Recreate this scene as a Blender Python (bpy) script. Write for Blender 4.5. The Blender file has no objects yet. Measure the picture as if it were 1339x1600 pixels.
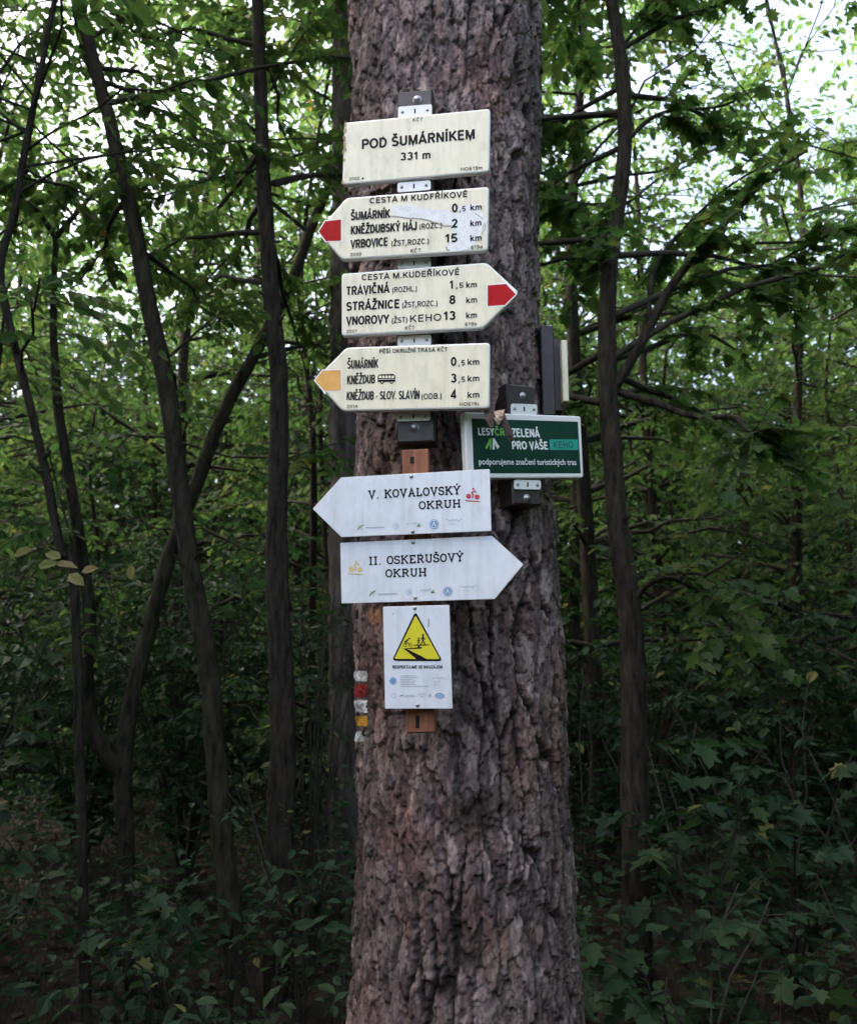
import bpy, math, random
import numpy as np
from mathutils import Vector, Matrix

R = math.radians
SC = bpy.context.scene
COL = SC.collection
rng = np.random.default_rng(11)

# ------------------------------------------------------------------ camera, sky, sun, exposure
F_PX, PITCH, EYE = 1300.0, R(10.5), 1.6
cam_d = bpy.data.cameras.new("camera")
cam_d.sensor_fit = 'VERTICAL'
cam_d.sensor_height = 36.0
cam_d.sensor_width = 36.0
cam_d.lens = F_PX / 1600.0 * 36.0
cam_d.clip_end = 400.0
cam_d.clip_start = 0.05
cam_d.dof.use_dof = True
cam_d.dof.focus_distance = 2.15
cam_d.dof.aperture_fstop = 4.8
cam = bpy.data.objects.new("camera", cam_d)
COL.objects.link(cam)
cam.location = (0, 0, EYE)
cam.rotation_euler = (math.pi / 2 + PITCH, 0, 0)
SC.camera = cam

SUN_EL, SUN_AZ = R(54), R(280)          # azimuth from +Y clockwise: to the left, beyond the trees
world = bpy.data.worlds.new("World")
SC.world = world
world.use_nodes = True
wn = world.node_tree
wn.nodes.clear()
sky = wn.nodes.new("ShaderNodeTexSky")
sky.sky_type = 'NISHITA'
sky.sun_disc = False
sky.sun_elevation = SUN_EL
sky.sun_rotation = SUN_AZ
sky.air_density = 0.7
sky.dust_density = 8.0
bg = wn.nodes.new("ShaderNodeBackground")
bg.inputs['Strength'].default_value = 0.15
wo = wn.nodes.new("ShaderNodeOutputWorld")
wn.links.new(sky.outputs[0], bg.inputs['Color'])
wn.links.new(bg.outputs[0], wo.inputs['Surface'])

sun_d = bpy.data.lights.new("sun", 'SUN')
sun_d.energy = 0.5
sun_d.angle = R(30)
sun_d.color = (1.0, 0.975, 0.94)
sun = bpy.data.objects.new("sun", sun_d)
COL.objects.link(sun)
sun.rotation_euler = Vector((-math.sin(SUN_AZ) * math.cos(SUN_EL), -math.cos(SUN_AZ) * math.cos(SUN_EL), -math.sin(SUN_EL))).to_track_quat('-Z', 'Y').to_euler()

SC.view_settings.view_transform = 'Standard'
SC.view_settings.look = 'None'
SC.view_settings.gamma = 1.0
SC.view_settings.exposure = 3.02
SC.cycles.max_bounces = 8
SC.cycles.diffuse_bounces = 4
SC.cycles.glossy_bounces = 2
SC.cycles.transmission_bounces = 4
SC.cycles.transparent_max_bounces = 4
SC.cycles.use_denoising = True
SC.cycles.sample_clamp_indirect = 6.0

# ------------------------------------------------------------------ helpers
CP, SP = math.cos(PITCH), math.sin(PITCH)
def ray(px, py):
    a, b = (px - 669.5) / F_PX, (800.0 - py) / F_PX
    return np.array((a, CP - b * SP, SP + b * CP))
def at(px, py, Y):
    """the point at distance Y (metres along the ground) seen at pixel px, py of the photograph"""
    d = ray(px, py)
    return np.array((0, 0, EYE)) + d * (Y / d[1])

def tag(o, label=None, cat=None, group=None, kind=None):
    for k, v in (("label", label), ("category", cat), ("group", group), ("kind", kind)):
        if v:
            o[k] = v
    return o
def empty(name, loc, label, cat, group=None):
    o = bpy.data.objects.new(name, None)
    o.empty_display_size = 0.1
    o.location = loc
    COL.objects.link(o)
    return tag(o, label, cat, group)
def link(name, me, parent=None):
    o = bpy.data.objects.new(name, me)
    COL.objects.link(o)
    if parent is not None:
        o.parent = parent
        p, loc = parent, Vector((0, 0, 0))
        while p is not None:
            loc += p.location
            p = p.parent
        o.location = -loc                 # all meshes are written in world coordinates
    return o

class Geo:
    """collects polygons and builds ONE mesh object"""
    def __init__(self):
        self.v, self.l, self.t, self.m, self.s, self.n = [], [], [], [], [], 0
    def add(self, v, loops, totals, mat=0, smooth=False):
        v = np.asarray(v, float).reshape(-1, 3)
        loops = np.asarray(loops, np.int64).ravel() + self.n
        totals = np.asarray(totals, np.int64).ravel()
        self.v.append(v); self.l.append(loops); self.t.append(totals)
        self.m.append(np.full(len(totals), mat, np.int32)); self.s.append(np.full(len(totals), smooth, bool))
        self.n += len(v)
    def poly(self, pts, mat=0):
        self.add(pts, np.arange(len(pts)), [len(pts)], mat)
    def mesh(self, name, mats, attrs=None):
        me = bpy.data.meshes.new(name)
        v = np.concatenate(self.v); l = np.concatenate(self.l); t = np.concatenate(self.t)
        me.vertices.add(len(v)); me.vertices.foreach_set("co", v.ravel().astype(np.float32))
        me.loops.add(len(l)); me.loops.foreach_set("vertex_index", l.astype(np.int32))
        me.polygons.add(len(t))
        st = np.concatenate(([0], np.cumsum(t)[:-1]))
        me.polygons.foreach_set("loop_start", st.astype(np.int32))
        me.polygons.foreach_set("loop_total", t.astype(np.int32))
        for m in mats:
            me.materials.append(m)
        me.polygons.foreach_set("material_index", np.concatenate(self.m))
        me.polygons.foreach_set("use_smooth", np.concatenate(self.s))
        for k, a in (attrs or {}).items():
            at_ = me.attributes.new(k, 'FLOAT_COLOR', 'POINT')
            at_.data.foreach_set("color", np.concatenate([a, np.ones((len(a), 1))], 1).ravel().astype(np.float32))
        me.update(calc_edges=True)
        return me
    def build(self, name, mats, parent=None, attrs=None):
        return link(name, self.mesh(name, mats, attrs), parent)

def spline(pts, n):
    """Catmull-Rom resample of a (k,d) polyline to n points"""
    p = np.asarray(pts, float)
    if len(p) < 3:
        t = np.linspace(0, 1, n)[:, None]
        return p[0] * (1 - t) + p[-1] * t
    p = np.vstack([2 * p[0] - p[1], p, 2 * p[-1] - p[-2]])
    k = len(p) - 3
    u = np.linspace(0, k - 1e-6, n)
    i = u.astype(int); f = (u - i)[:, None]
    a, b, c, d = p[i], p[i + 1], p[i + 2], p[i + 3]
    return 0.5 * (2 * b + (c - a) * f + (2 * a - 5 * b + 4 * c - d) * f ** 2 + (3 * b - a - 3 * c + d) * f ** 3)

def tubes(geo, P, rad, sides=6, mat=0, smooth=True, lump=0.0):
    """P (M,k,3) polylines, rad (M,k) radii -> tubes in geo"""
    P = np.asarray(P, float); rad = np.asarray(rad, float)
    M, k, _ = P.shape
    T = np.gradient(P, axis=1)
    T /= np.linalg.norm(T, axis=2, keepdims=True) + 1e-9
    ref = np.where(np.abs(T[:, :1, 2:3]) > 0.8, np.array([1.0, 0, 0]), np.array([0, 0, 1.0]))
    ref = np.broadcast_to(ref, P.shape)
    N = np.cross(T, ref); N /= np.linalg.norm(N, axis=2, keepdims=True) + 1e-9
    B = np.cross(T, N)
    a = np.arange(sides) * 2 * math.pi / sides
    rr = rad[:, :, None] * np.ones(sides)
    if lump:
        rr = rr * (1 + lump * rng.standard_normal((M, k, sides)))
    V = P[:, :, None, :] + rr[..., None] * (np.cos(a)[None, None, :, None] * N[:, :, None, :] + np.sin(a)[None, None, :, None] * B[:, :, None, :])
    idx = np.arange(M * k * sides).reshape(M, k, sides)
    q = np.stack([idx[:, :-1], np.roll(idx, -1, 2)[:, :-1], np.roll(idx, -1, 2)[:, 1:], idx[:, 1:]], -1).reshape(-1, 4)
    geo.add(V.reshape(-1, 3), q, np.full(len(q), 4), mat, smooth)
    caps = idx[:, -1, :]
    geo.add(V[:, -1].reshape(-1, 3), np.arange(M * sides), np.full(M, sides), mat)

def box(geo, c, u, v, w, mat=0, bev=0.0):
    """box centred c with half-vectors u, v, w (w is the front normal); the front edges chamfered by bev metres"""
    c, u, v, w = (np.asarray(x, float) for x in (c, u, v, w))
    if bev:
        lu, lv, lw = (np.linalg.norm(x) for x in (u, v, w))
        fu, fv, fw = 1 - bev / lu, 1 - bev / lv, 1 - 2 * bev / max(lw * 2, bev * 2.2)
        rings = [(1, 1, -1), (1, 1, fw * 2 - 1 if False else 1 - bev / lw), (fu, fv, 1)]
    else:
        rings = [(1, 1, -1), (1, 1, 1)]
    V = []
    for (a, b, d) in rings:
        V += [c - a * u - b * v + d * w, c + a * u - b * v + d * w, c + a * u + b * v + d * w, c - a * u + b * v + d * w]
    n = len(rings)
    L = [3, 2, 1, 0]; 
    for r in range(n - 1):
        for i in range(4):
            j = (i + 1) % 4
            L += [r * 4 + i, r * 4 + j, r * 4 + 4 + j, r * 4 + 4 + i]
    L += [(n - 1) * 4 + i for i in range(4)]
    geo.add(V, L, [4] * (len(L) // 4), mat)

# ------------------------------------------------------------------ numpy noise for the bark
def hash2(ix, iy, seed):
    h = (ix.astype(np.int64) * 374761393 + iy.astype(np.int64) * 668265263 + seed * 1274126177) & 0x7fffffff
    h = ((h ^ (h >> 13)) * 1274126177) & 0x7fffffff
    h = (h ^ (h >> 16)) & 0x7fffffff
    h = (h * 2246822519) & 0x7fffffff
    return ((h ^ (h >> 15)) & 0xffffff) / float(0xffffff)
def vnoise(x, y, seed):
    ix, iy = np.floor(x).astype(np.int64), np.floor(y).astype(np.int64)
    fx, fy = x - ix, y - iy
    fx = fx * fx * (3 - 2 * fx); fy = fy * fy * (3 - 2 * fy)
    a, b = hash2(ix, iy, seed), hash2(ix + 1, iy, seed)
    c, d = hash2(ix, iy + 1, seed), hash2(ix + 1, iy + 1, seed)
    return (a * (1 - fx) + b * fx) * (1 - fy) + (c * (1 - fx) + d * fx) * fy
def fbm(x, y, seed, o=3):
    s, a, t = 0, 1.0, 0
    for i in range(o):
        s = s + a * vnoise(x * 2 ** i, y * 2 ** i, seed + i * 17); t += a; a *= 0.5
    return s / t
def cells(x, y, seed):
    ix, iy = np.floor(x).astype(np.int64), np.floor(y).astype(np.int64)
    f1 = np.full(x.shape, 9.0); f2 = f1.copy()
    idv = np.zeros(x.shape); dx1 = np.zeros(x.shape); dy1 = np.zeros(x.shape)
    for oy in (-1, 0, 1):
        for ox in (-1, 0, 1):
            jx, jy = ix + ox, iy + oy
            px, py = jx + hash2(jx, jy, seed), jy + hash2(jx, jy, seed + 5)
            dx, dy = x - px, y - py
            d = np.sqrt(dx * dx + dy * dy)
            near = d < f1
            f2 = np.where(near, f1, np.minimum(f2, d))
            idv = np.where(near, hash2(jx, jy, seed + 9), idv)
            dx1 = np.where(near, dx, dx1); dy1 = np.where(near, dy, dy1)
            f1 = np.where(near, d, f1)
    return f1, f2, idv, dx1, dy1
def sstep(a, b, x):
    t = np.clip((x - a) / (b - a), 0, 1)
    return t * t * (3 - 2 * t)

# ------------------------------------------------------------------ materials
def mat(name, col=(0.5, 0.5, 0.5), rough=0.6, spec=0.5, metal=0.0):
    m = bpy.data.materials.new(name)
    m.use_nodes = True
    b = m.node_tree.nodes["Principled BSDF"]
    b.inputs["Base Color"].default_value = (*col, 1)
    b.inputs["Roughness"].default_value = rough
    b.inputs["Specular IOR Level"].default_value = spec
    b.inputs["Metallic"].default_value = metal
    return m
def nodes(m):
    nt = m.node_tree
    return nt, nt.nodes["Principled BSDF"], nt.nodes["Material Output"]
def noise_col(m, c1, c2, scale, bump=0.0, detail=6.0, stretch=(1, 1, 1), lo=0.35, hi=0.65, bdist=0.01):
    """object-space noise between two colours, with an optional bump"""
    nt, b, out = nodes(m)
    tc = nt.nodes.new("ShaderNodeTexCoord"); mp = nt.nodes.new("ShaderNodeMapping")
    mp.inputs['Scale'].default_value = stretch
    nz = nt.nodes.new("ShaderNodeTexNoise")
    nz.inputs['Scale'].default_value = scale; nz.inputs['Detail'].default_value = detail
    nz.inputs['Roughness'].default_value = 0.65
    rp = nt.nodes.new("ShaderNodeValToRGB")
    rp.color_ramp.elements[0].position = lo; rp.color_ramp.elements[0].color = (*c1, 1)
    rp.color_ramp.elements[1].position = hi; rp.color_ramp.elements[1].color = (*c2, 1)
    nt.links.new(tc.outputs['Object'], mp.inputs[0]); nt.links.new(mp.outputs[0], nz.inputs['Vector'])
    nt.links.new(nz.outputs[0], rp.inputs[0]); nt.links.new(rp.outputs[0], b.inputs['Base Color'])
    if bump:
        bp = nt.nodes.new("ShaderNodeBump"); bp.inputs['Strength'].default_value = bump; bp.inputs['Distance'].default_value = bdist
        nt.links.new(nz.outputs[0], bp.inputs['Height']); nt.links.new(bp.outputs[0], b.inputs['Normal'])
    return m
def leaf_mat(name, cols, trans, tmix=0.45, rough=0.45, spec=0.4):
    """thin leaf: gloss and diffuse on top, light shining through; each leaf takes its own tint"""
    m = mat(name, cols[0], rough, spec)
    nt, b, out = nodes(m)
    g = nt.nodes.new("ShaderNodeNewGeometry")
    rp = nt.nodes.new("ShaderNodeValToRGB")
    el = rp.color_ramp.elements
    while len(el) < len(cols):
        el.new(0.5)
    for i, c in enumerate(cols):
        el[i].position = i / (len(cols) - 1) if i < len(cols) - 1 else 0.985
        el[i].color = (*c, 1)
    tr = nt.nodes.new("ShaderNodeBsdfTranslucent")
    mx = nt.nodes.new("ShaderNodeMixShader"); mx.inputs[0].default_value = tmix
    mul = nt.nodes.new("ShaderNodeMix"); mul.data_type = 'RGBA'; mul.blend_type = 'MULTIPLY'
    mul.inputs['Factor'].default_value = 1.0
    mul.inputs['B'].default_value = (*trans, 1)
    sc = nt.nodes.new("ShaderNodeMix"); sc.data_type = 'RGBA'; sc.blend_type = 'MIX'
    nt.links.new(g.outputs['Random Per Island'], rp.inputs[0])
    nt.links.new(rp.outputs[0], b.inputs['Base Color'])
    nt.links.new(rp.outputs[0], mul.inputs['A'])
    nt.links.new(mul.outputs['Result'], tr.inputs['Color'])
    nt.links.new(b.outputs[0], mx.inputs[1]); nt.links.new(tr.outputs[0], mx.inputs[2])
    nt.links.new(mx.outputs[0], out.inputs['Surface'])
    nt.nodes.remove(sc)
    return m

M = {}
M['leaf'] = leaf_mat("leaf_green", [(.034, .066, .024), (.043, .081, .028), (.052, .094, .032), (.063, .103, .034), (.085, .112, .038)], (2.05, 2.25, 1.5), 0.52, 0.5, 0.22)
M['leaf_dark'] = leaf_mat("leaf_shade_dark", [(.018, .040, .020), (.024, .053, .026), (.031, .064, .030), (.041, .074, .028)], (1.5, 1.8, 1.2), 0.35, 0.55, 0.2)  # darker copy of the green leaf, with the low wood's shade put in
M['leaf_yellow'] = leaf_mat("leaf_yellowing", [(.12, .15, .045), (.18, .18, .05), (.22, .15, .05)], (1.6, 1.7, 1.2), 0.4)
M['dead_leaf'] = leaf_mat("dead_leaf", [(.03, .02, .015), (.055, .034, .022), (.09, .06, .038), (.04, .028, .022)], (1, .8, .6), 0.1, 0.7, 0.2)
M['twig'] = noise_col(mat("twig_bark", (.04, .034, .028), 0.85, 0.2), (.028, .024, .02), (.06, .052, .042), 30)
M['trunk'] = noise_col(mat("young_trunk_bark", (.06, .05, .04), 0.85, 0.2), (.010, .008, .006), (.070, .055, .042), 34, 1.0, 8, (1, 1, .22), .34, .68, .03)
M['trunk_moss'] = noise_col(mat("mossy_trunk_bark", (.06, .05, .04), 0.9, 0.2), (.010, .008, .006), (.066, .057, .036), 30, 1.0, 8, (1, 1, .25), .34, .68, .03)
M['ground'] = noise_col(mat("forest_soil", (.04, .03, .022), 0.95, 0.1), (.018, .014, .011), (.045, .034, .026), 9, 0.6, 8)

# pine bark: flake colours come with the mesh, fine grain from noise
mb = mat("pine_bark", (.2, .17, .16), 0.8, 0.35)
nt, b, out = nodes(mb)
ac = nt.nodes.new("ShaderNodeAttribute"); ac.attribute_name = "flake"
tc = nt.nodes.new("ShaderNodeTexCoord")
mp = nt.nodes.new("ShaderNodeMapping"); mp.inputs['Scale'].default_value = (1, 1, .35)
nz = nt.nodes.new("ShaderNodeTexNoise"); nz.inputs['Scale'].default_value = 150; nz.inputs['Detail'].default_value = 6; nz.inputs['Roughness'].default_value = .7
rp = nt.nodes.new("ShaderNodeValToRGB")
rp.color_ramp.elements[0].position = .3; rp.color_ramp.elements[0].color = (.45, .43, .42, 1)
rp.color_ramp.elements[1].position = .72; rp.color_ramp.elements[1].color = (1.45, 1.45, 1.45, 1)
mul = nt.nodes.new("ShaderNodeMix"); mul.data_type = 'RGBA'; mul.blend_type = 'MULTIPLY'; mul.inputs['Factor'].default_value = 1
bp = nt.nodes.new("ShaderNodeBump"); bp.inputs['Strength'].default_value = .7; bp.inputs['Distance'].default_value = .004
nt.links.new(tc.outputs['Object'], mp.inputs[0]); nt.links.new(mp.outputs[0], nz.inputs['Vector'])
nt.links.new(nz.outputs[0], rp.inputs[0]); nt.links.new(ac.outputs['Color'], mul.inputs['A']); nt.links.new(rp.outputs[0], mul.inputs['B'])
nt.links.new(mul.outputs['Result'], b.inputs['Base Color'])
nt.links.new(nz.outputs[0], bp.inputs['Height']); nt.links.new(bp.outputs[0], b.inputs['Normal'])
M['bark'] = mb

def sign_paint(name, c, dirt, rough=0.35):
    """sign enamel, lightly mottled and dirtied"""
    m = noise_col(mat(name, c, rough, 0.45), dirt, c, 26, 0.0, 9, (1, 1, .6), 0.22, 0.52)
    nt, b, out = nodes(m)
    tc = nt.nodes.new("ShaderNodeTexCoord"); mp = nt.nodes.new("ShaderNodeMapping"); mp.inputs['Scale'].default_value = (55, 55, 4)
    nz = nt.nodes.new("ShaderNodeTexNoise"); nz.inputs['Scale'].default_value = 1; nz.inputs['Detail'].default_value = 5
    rp = nt.nodes.new("ShaderNodeValToRGB"); rp.color_ramp.elements[0].position = .30; rp.color_ramp.elements[0].color = (.72, .71, .64, 1)
    rp.color_ramp.elements[1].position = .52; rp.color_ramp.elements[1].color = (1, 1, 1, 1)
    mx = nt.nodes.new("ShaderNodeMix"); mx.data_type = 'RGBA'; mx.blend_type = 'MULTIPLY'; mx.inputs['Factor'].default_value = .4
    src = b.inputs['Base Color'].links[0].from_socket
    nt.links.new(tc.outputs['Object'], mp.inputs[0]); nt.links.new(mp.outputs[0], nz.inputs['Vector']); nt.links.new(nz.outputs[0], rp.inputs[0])
    nt.links.new(src, mx.inputs['A']); nt.links.new(rp.outputs[0], mx.inputs['B']); nt.links.new(mx.outputs['Result'], b.inputs['Base Color'])
    return m
M['cream'] = sign_paint("cream_enamel", (.80, .74, .555), (.60, .56, .40))
M['white'] = sign_paint("white_sheet", (.70, .735, .79), (.58, .61, .64))
M['rim'] = mat("white_rim", (.78, .78, .75), .35)
M['sign_back'] = mat("sign_back", (.12, .11, .10), .6)
M['black'] = mat("black_lettering", (.006, .006, .007), .6, .15)
M['red'] = noise_col(mat("red_marker", (.5, .02, .02), .6, .12), (.36, .006, .008), (.44, .010, .012), 30)
M['yellow'] = noise_col(mat("amber_marker", (.75, .37, .06), .4), (.68, .33, .05), (.78, .40, .08), 30)
M['warn'] = mat("warning_yellow", (.68, .60, .025), .4)
M['green'] = noise_col(mat("dark_green_panel", (.004, .04, .025), .4, .2), (.003, .032, .02), (.005, .045, .028), 15)
M['lime'] = mat("light_green_print", (.16, .48, .07), .45)
M['teal'] = mat("teal_patch", (.015, .33, .24), .45)
M['teal_ink'] = mat("teal_lettering", (.01, .10, .085), .45)
M['white_ink'] = mat("white_lettering", (.80, .82, .80), .45)
M['blue_ink'] = mat("faded_blue_print", (.16, .30, .52), .5)
M['blue_pale'] = mat("pale_blue_print", (.45, .55, .68), .5)
M['grey_ink'] = mat("faded_grey_print", (.42, .44, .48), .5)
M['red_ink'] = mat("red_print", (.45, .03, .04), .5)
M['amber_ink'] = mat("amber_print", (.66, .50, .17), .5)
M['patch'] = noise_col(mat("bare_sign_patch", (.73, .74, .74), .5), (.60, .60, .57), (.75, .76, .77), 70, 0.0, 8, (1, 1, 1), .3, .55)
M['patch_edge'] = mat("peeling_film_edge", (.33, .32, .26), .5)
M['rust'] = noise_col(mat("rust_and_grime", (.35, .24, .13), .7), (.26, .16, .07), (.45, .36, .22), 60)
M['steel'] = mat("steel_bolt", (.34, .34, .35), .4, .5, .8)
M['brown'] = noise_col(mat("brown_painted_steel", (.03, .022, .022), .5), (.022, .016, .017), (.04, .03, .03), 40, 0.15)
M['wood'] = noise_col(mat("orange_slat_wood", (.28, .10, .05), .75), (.19, .062, .03), (.36, .145, .075), 40, .3, 6, (1, 1, .12))
M['wood_bare'] = noise_col(mat("bare_inner_bark", (.30, .13, .07), .8), (.2, .08, .04), (.4, .2, .11), 60, .5)
M['paint_white'] = noise_col(mat("trail_paint_white", (.6, .62, .64), .6), (.30, .30, .30), (.60, .61, .62), 60)
M['paint_red'] = noise_col(mat("trail_paint_red", (.24, .012, .018), .6), (.16, .01, .012), (.28, .015, .02), 90)
M['paint_yellow'] = noise_col(mat("trail_paint_yellow", (.42, .22, .02), .6), (.30, .14, .01), (.48, .26, .03), 90)
M['hole'] = mat("dark_hole", (.01, .008, .008), .9)

# ------------------------------------------------------------------ the setting: forest floor
g = Geo()
n = 121
gx = np.sign(np.linspace(-1, 1, n)) * np.abs(np.linspace(-1, 1, n)) ** 2.2 * 90
X, Y = np.meshgrid(gx, gx, indexing='ij')
Z = 0.16 * (fbm(X * .5 + 40, Y * .5 + 40, 3) - .5) + 0.05 * (fbm(X * 2 + 9, Y * 2 + 9, 5) - .5)
Z = Z + np.clip((np.hypot(X, Y) - 12) * .02, 0, 1.2)
def ground_z(x, y):
    i = np.clip(np.searchsorted(gx, x), 0, n - 1); j = np.clip(np.searchsorted(gx, y), 0, n - 1)
    return Z[i, j]
idx = np.arange(n * n).reshape(n, n)
q = np.stack([idx[:-1, :-1], idx[1:, :-1], idx[1:, 1:], idx[:-1, 1:]], -1).reshape(-1, 4)
g.add(np.stack([X, Y, Z], -1).reshape(-1, 3), q, np.full(len(q), 4), 0, True)
tag(g.build("ground", [M['ground']]), kind="structure")

# ------------------------------------------------------------------ the big pine
TY = 2.33
EDGE = [(-60, 545, 836), (0, 546, 837), (120, 547, 839), (300, 548, 842), (520, 549, 848), (640, 551, 853), (800, 554, 861), (950, 557, 868),
        (1100, 558, 876), (1250, 557, 884), (1400, 553, 894), (1500, 549, 901), (1600, 546, 907)]
prof = []
for py, xl, xr in EDGE:
    a, c = at(xl, py, TY), at(xr, py, TY)
    prof.append((a[2], (a[0] + c[0]) / 2, (c[0] - a[0]) / 2 * 0.985 - 0.014))
prof.sort()
pz, pcx, pr = (np.array(x) for x in zip(*prof))
def trunk_at(z):
    cx = np.interp(z, pz, pcx); r = np.interp(z, pz, pr)
    lo = np.clip(pz[0] - z, 0, None)
    r = r + 0.10 * lo + 0.22 * lo ** 2
    hi = np.clip(z - pz[-1], 0, None)
    return cx - 0.006 * hi, r * (1 - 0.045 * hi) 
NT = 460
zs = np.concatenate([np.linspace(-0.15, .55, 60, endpoint=False), np.arange(.55, 4.1, .0038), np.linspace(4.1, 12, 60)])
th = np.linspace(0, 2 * math.pi, NT, endpoint=False) + math.pi / 2     # seam on the far side (+Y)
TH, ZZ = np.meshgrid(th, zs)
S = (TH - math.pi / 2) * 0.275
wx = S + .034 * (fbm(S * 8, ZZ * 4, 21) - .5) + .020 * (fbm(S * 45, ZZ * 22, 23) - .5) + .007 * (vnoise(S * 150, ZZ * 110, 25) - .5)
wz = ZZ + .080 * (fbm(S * 9, ZZ * 6, 31) - .5) + .040 * (fbm(S * 60, ZZ * 26, 33) - .5) + .010 * (vnoise(S * 170, ZZ * 100, 35) - .5)
# long plates parted by narrow cracks, then overlapping flakes in three sizes, each tilted like a shingle
a1, a2, aid, adx, ady = cells(wx / .056, wz / .30, 101)
fur_w = sstep(.30, .62, fbm(S * 6, ZZ * 2.2, 41))
furrow = sstep(.02, .17, a2 - a1)
b1, b2, bid, bdx, bdy = cells(wx / .0225, wz / .072, 202)
c1, c2, cid, cdx, cdy = cells(wx / .0125, wz / .036, 303)
d1, d2, did, ddx, ddy = cells(wx / .0070, wz / .019, 404)
H = .023 * furrow * (.25 + .75 * fur_w) + .006 * (aid - .5)
bt = (bid * 7.3) % 1.0; ct = (cid * 7.3) % 1.0
H += .0085 * (bid - .5) + .0050 * (-bdy * (.3 + bt) + 1.2 * bdx * (bt - .5))
H += .0036 * (cid - .5) + .0024 * (-cdy * (.3 + ct) + 1.2 * cdx * (ct - .5))
H += .0016 * (did - .5) - .0010 * ddy
H -= .0040 * (1 - sstep(0, .07, b2 - b1))
H += .0022 * (fbm(S * 130, ZZ * 60, 51) - .5) + .020 * (fbm(S * 3.0, ZZ * 1.1, 61) - .5)
cx, rr = trunk_at(ZZ)
def theta_of(px):  # rough angle of a pixel column on the trunk front
    return px
RAD = rr + H
PX = cx + RAD * np.cos(TH); PYY = TY + RAD * np.sin(TH)
V = np.stack([PX, PYY, ZZ], -1)
# projected position in the photograph, to place knot and wounds on the bark
def project(P):
    rel = P - np.array((0, 0, EYE))
    fwd = rel[..., 1] * CP + rel[..., 2] * SP
    up = -rel[..., 1] * SP + rel[..., 2] * CP
    return 669.5 + F_PX * rel[..., 0] / fwd, 800 - F_PX * up / fwd
QX, QY = project(V)
front = np.sin(TH) < 0.25
# a dark resinous knot
kd = np.sqrt(np.maximum(0, ((QX - 745) / 60) ** 2 + ((QY - 1285) / 50) ** 2 + 1.1 * (fbm(S * 45, ZZ * 30, 71) - .5)))
knot = np.nan_to_num(front * (1 - sstep(.30, 1.2, kd)))
RAD = RAD + knot * (.018 * fbm(S * 70, ZZ * 60, 73) - .020)
V = np.stack([cx + RAD * np.cos(TH), TY + RAD * np.sin(TH), ZZ], -1)
pal = np.array([(.120, .108, .124), (.19, .178, .194), (.085, .070, .078), (.31, .29, .295), (.135, .094, .092), (.50, .475, .475), (.10, .090, .104), (.26, .215, .19)])
def pick(idv, k):
    return pal[np.minimum(((idv * k) % 1.0 * len(pal)).astype(int), len(pal) - 1)]
C = .42 * pick(bid, 13.7) + .42 * pick(cid, 17.3) +   .16 * pick(did, 11.1)
C = C * np.array((.78, .64, .60)) * (.36 + 1.1 * fbm(S * 5, ZZ * 3, 81)[..., None])
redd = sstep(.52, .75, fbm(S * 7, ZZ * 5, 91))[..., None]
C = C * (1 - redd * np.array((.0, .17, .24)))
crack = ((1 - furrow) * (.4 + .6 * fur_w))[..., None] * .95
C = C * (1 - crack) + crack * np.array((.024, .017, .015))
ce = (1 - sstep(0, .12, b2 - b1))[..., None] * .7
C = C * (1 - ce) + ce * np.array((.04, .028, .025))
C = C * (1 - .75 * knot[..., None]) + .75 * knot[..., None] * np.array((.045, .026, .02))
wd = np.sqrt(1e-6 + np.maximum(0, ((QX - 584) / 11) ** 2 + ((QY - 962) / 17) ** 2 + np.maximum(-.6, 1.6 * (fbm(S * 60, ZZ * 40, 79) - .5))))
wnd = (front * (1 - sstep(.7, 1.1, wd)))[..., None]
C = C * (1 - wnd) + wnd * np.array((.26, .135, .08))
nz_, nt_ = TH.shape
idx = np.arange(nz_ * nt_).reshape(nz_, nt_)
rt = np.roll(idx, -1, 1)
q = np.stack([idx[:-1], rt[:-1], rt[1:], idx[1:]], -1).reshape(-1, 4)
g = Geo()
g.add(V.reshape(-1, 3), q, np.full(len(q), 4), 0, True)
pine = empty("pine_tree", (float(trunk_at(0)[0]), TY, 0), "thick scaly-barked pine trunk carrying all the trail signs", "tree")
g.build("trunk", [M['bark']], pine, {"flake": C.reshape(-1, 3)})
# trail blaze painted on the bark, left side
FN = np.stack([np.cos(TH), np.sin(TH), 0 * TH], -1)
SHELL = V + FN * .0011
jag = 3.5 * (fbm(S * 60, ZZ * 60, 77) - .5)
for (y0, y1, x0, x1, m, lab) in ((1045, 1067, 558, 576, 'paint_white', "topmost white stripe of the painted trail blaze"), (1067, 1092, 557, 576, 'paint_red', "red stripe of the painted trail blaze"),
                        (1092, 1116, 558, 576, 'paint_white', "middle white stripe of the painted trail blaze"), (1116, 1137, 557, 575, 'paint_yellow', "ochre yellow stripe of the painted trail blaze"),
                        (1141, 1161, 557, 573, 'paint_white', "lowest white stripe of the painted trail blaze")):
    inside = front & (QX + jag > x0 - 30) & (QX + jag < x1) & (QY + .5 * jag > y0 + 1.5) & (QY + .5 * jag < y1 - 1.5)
    f = inside[:-1, :] & inside[1:, :] & np.roll(inside, -1, 1)[:-1] & np.roll(inside, -1, 1)[1:]
    qq = np.stack([idx[:-1], rt[:-1], rt[1:], idx[1:]], -1)[f]
    if len(qq) == 0:
        continue
    u, inv = np.unique(qq.ravel(), return_inverse=True)
    gp = Geo(); gp.add(SHELL.reshape(-1, 3)[u], inv, np.full(len(qq), 4), 0, True)
    o = gp.build("paint_stripe", [M[m]], pine); o["label"] = lab

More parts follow.
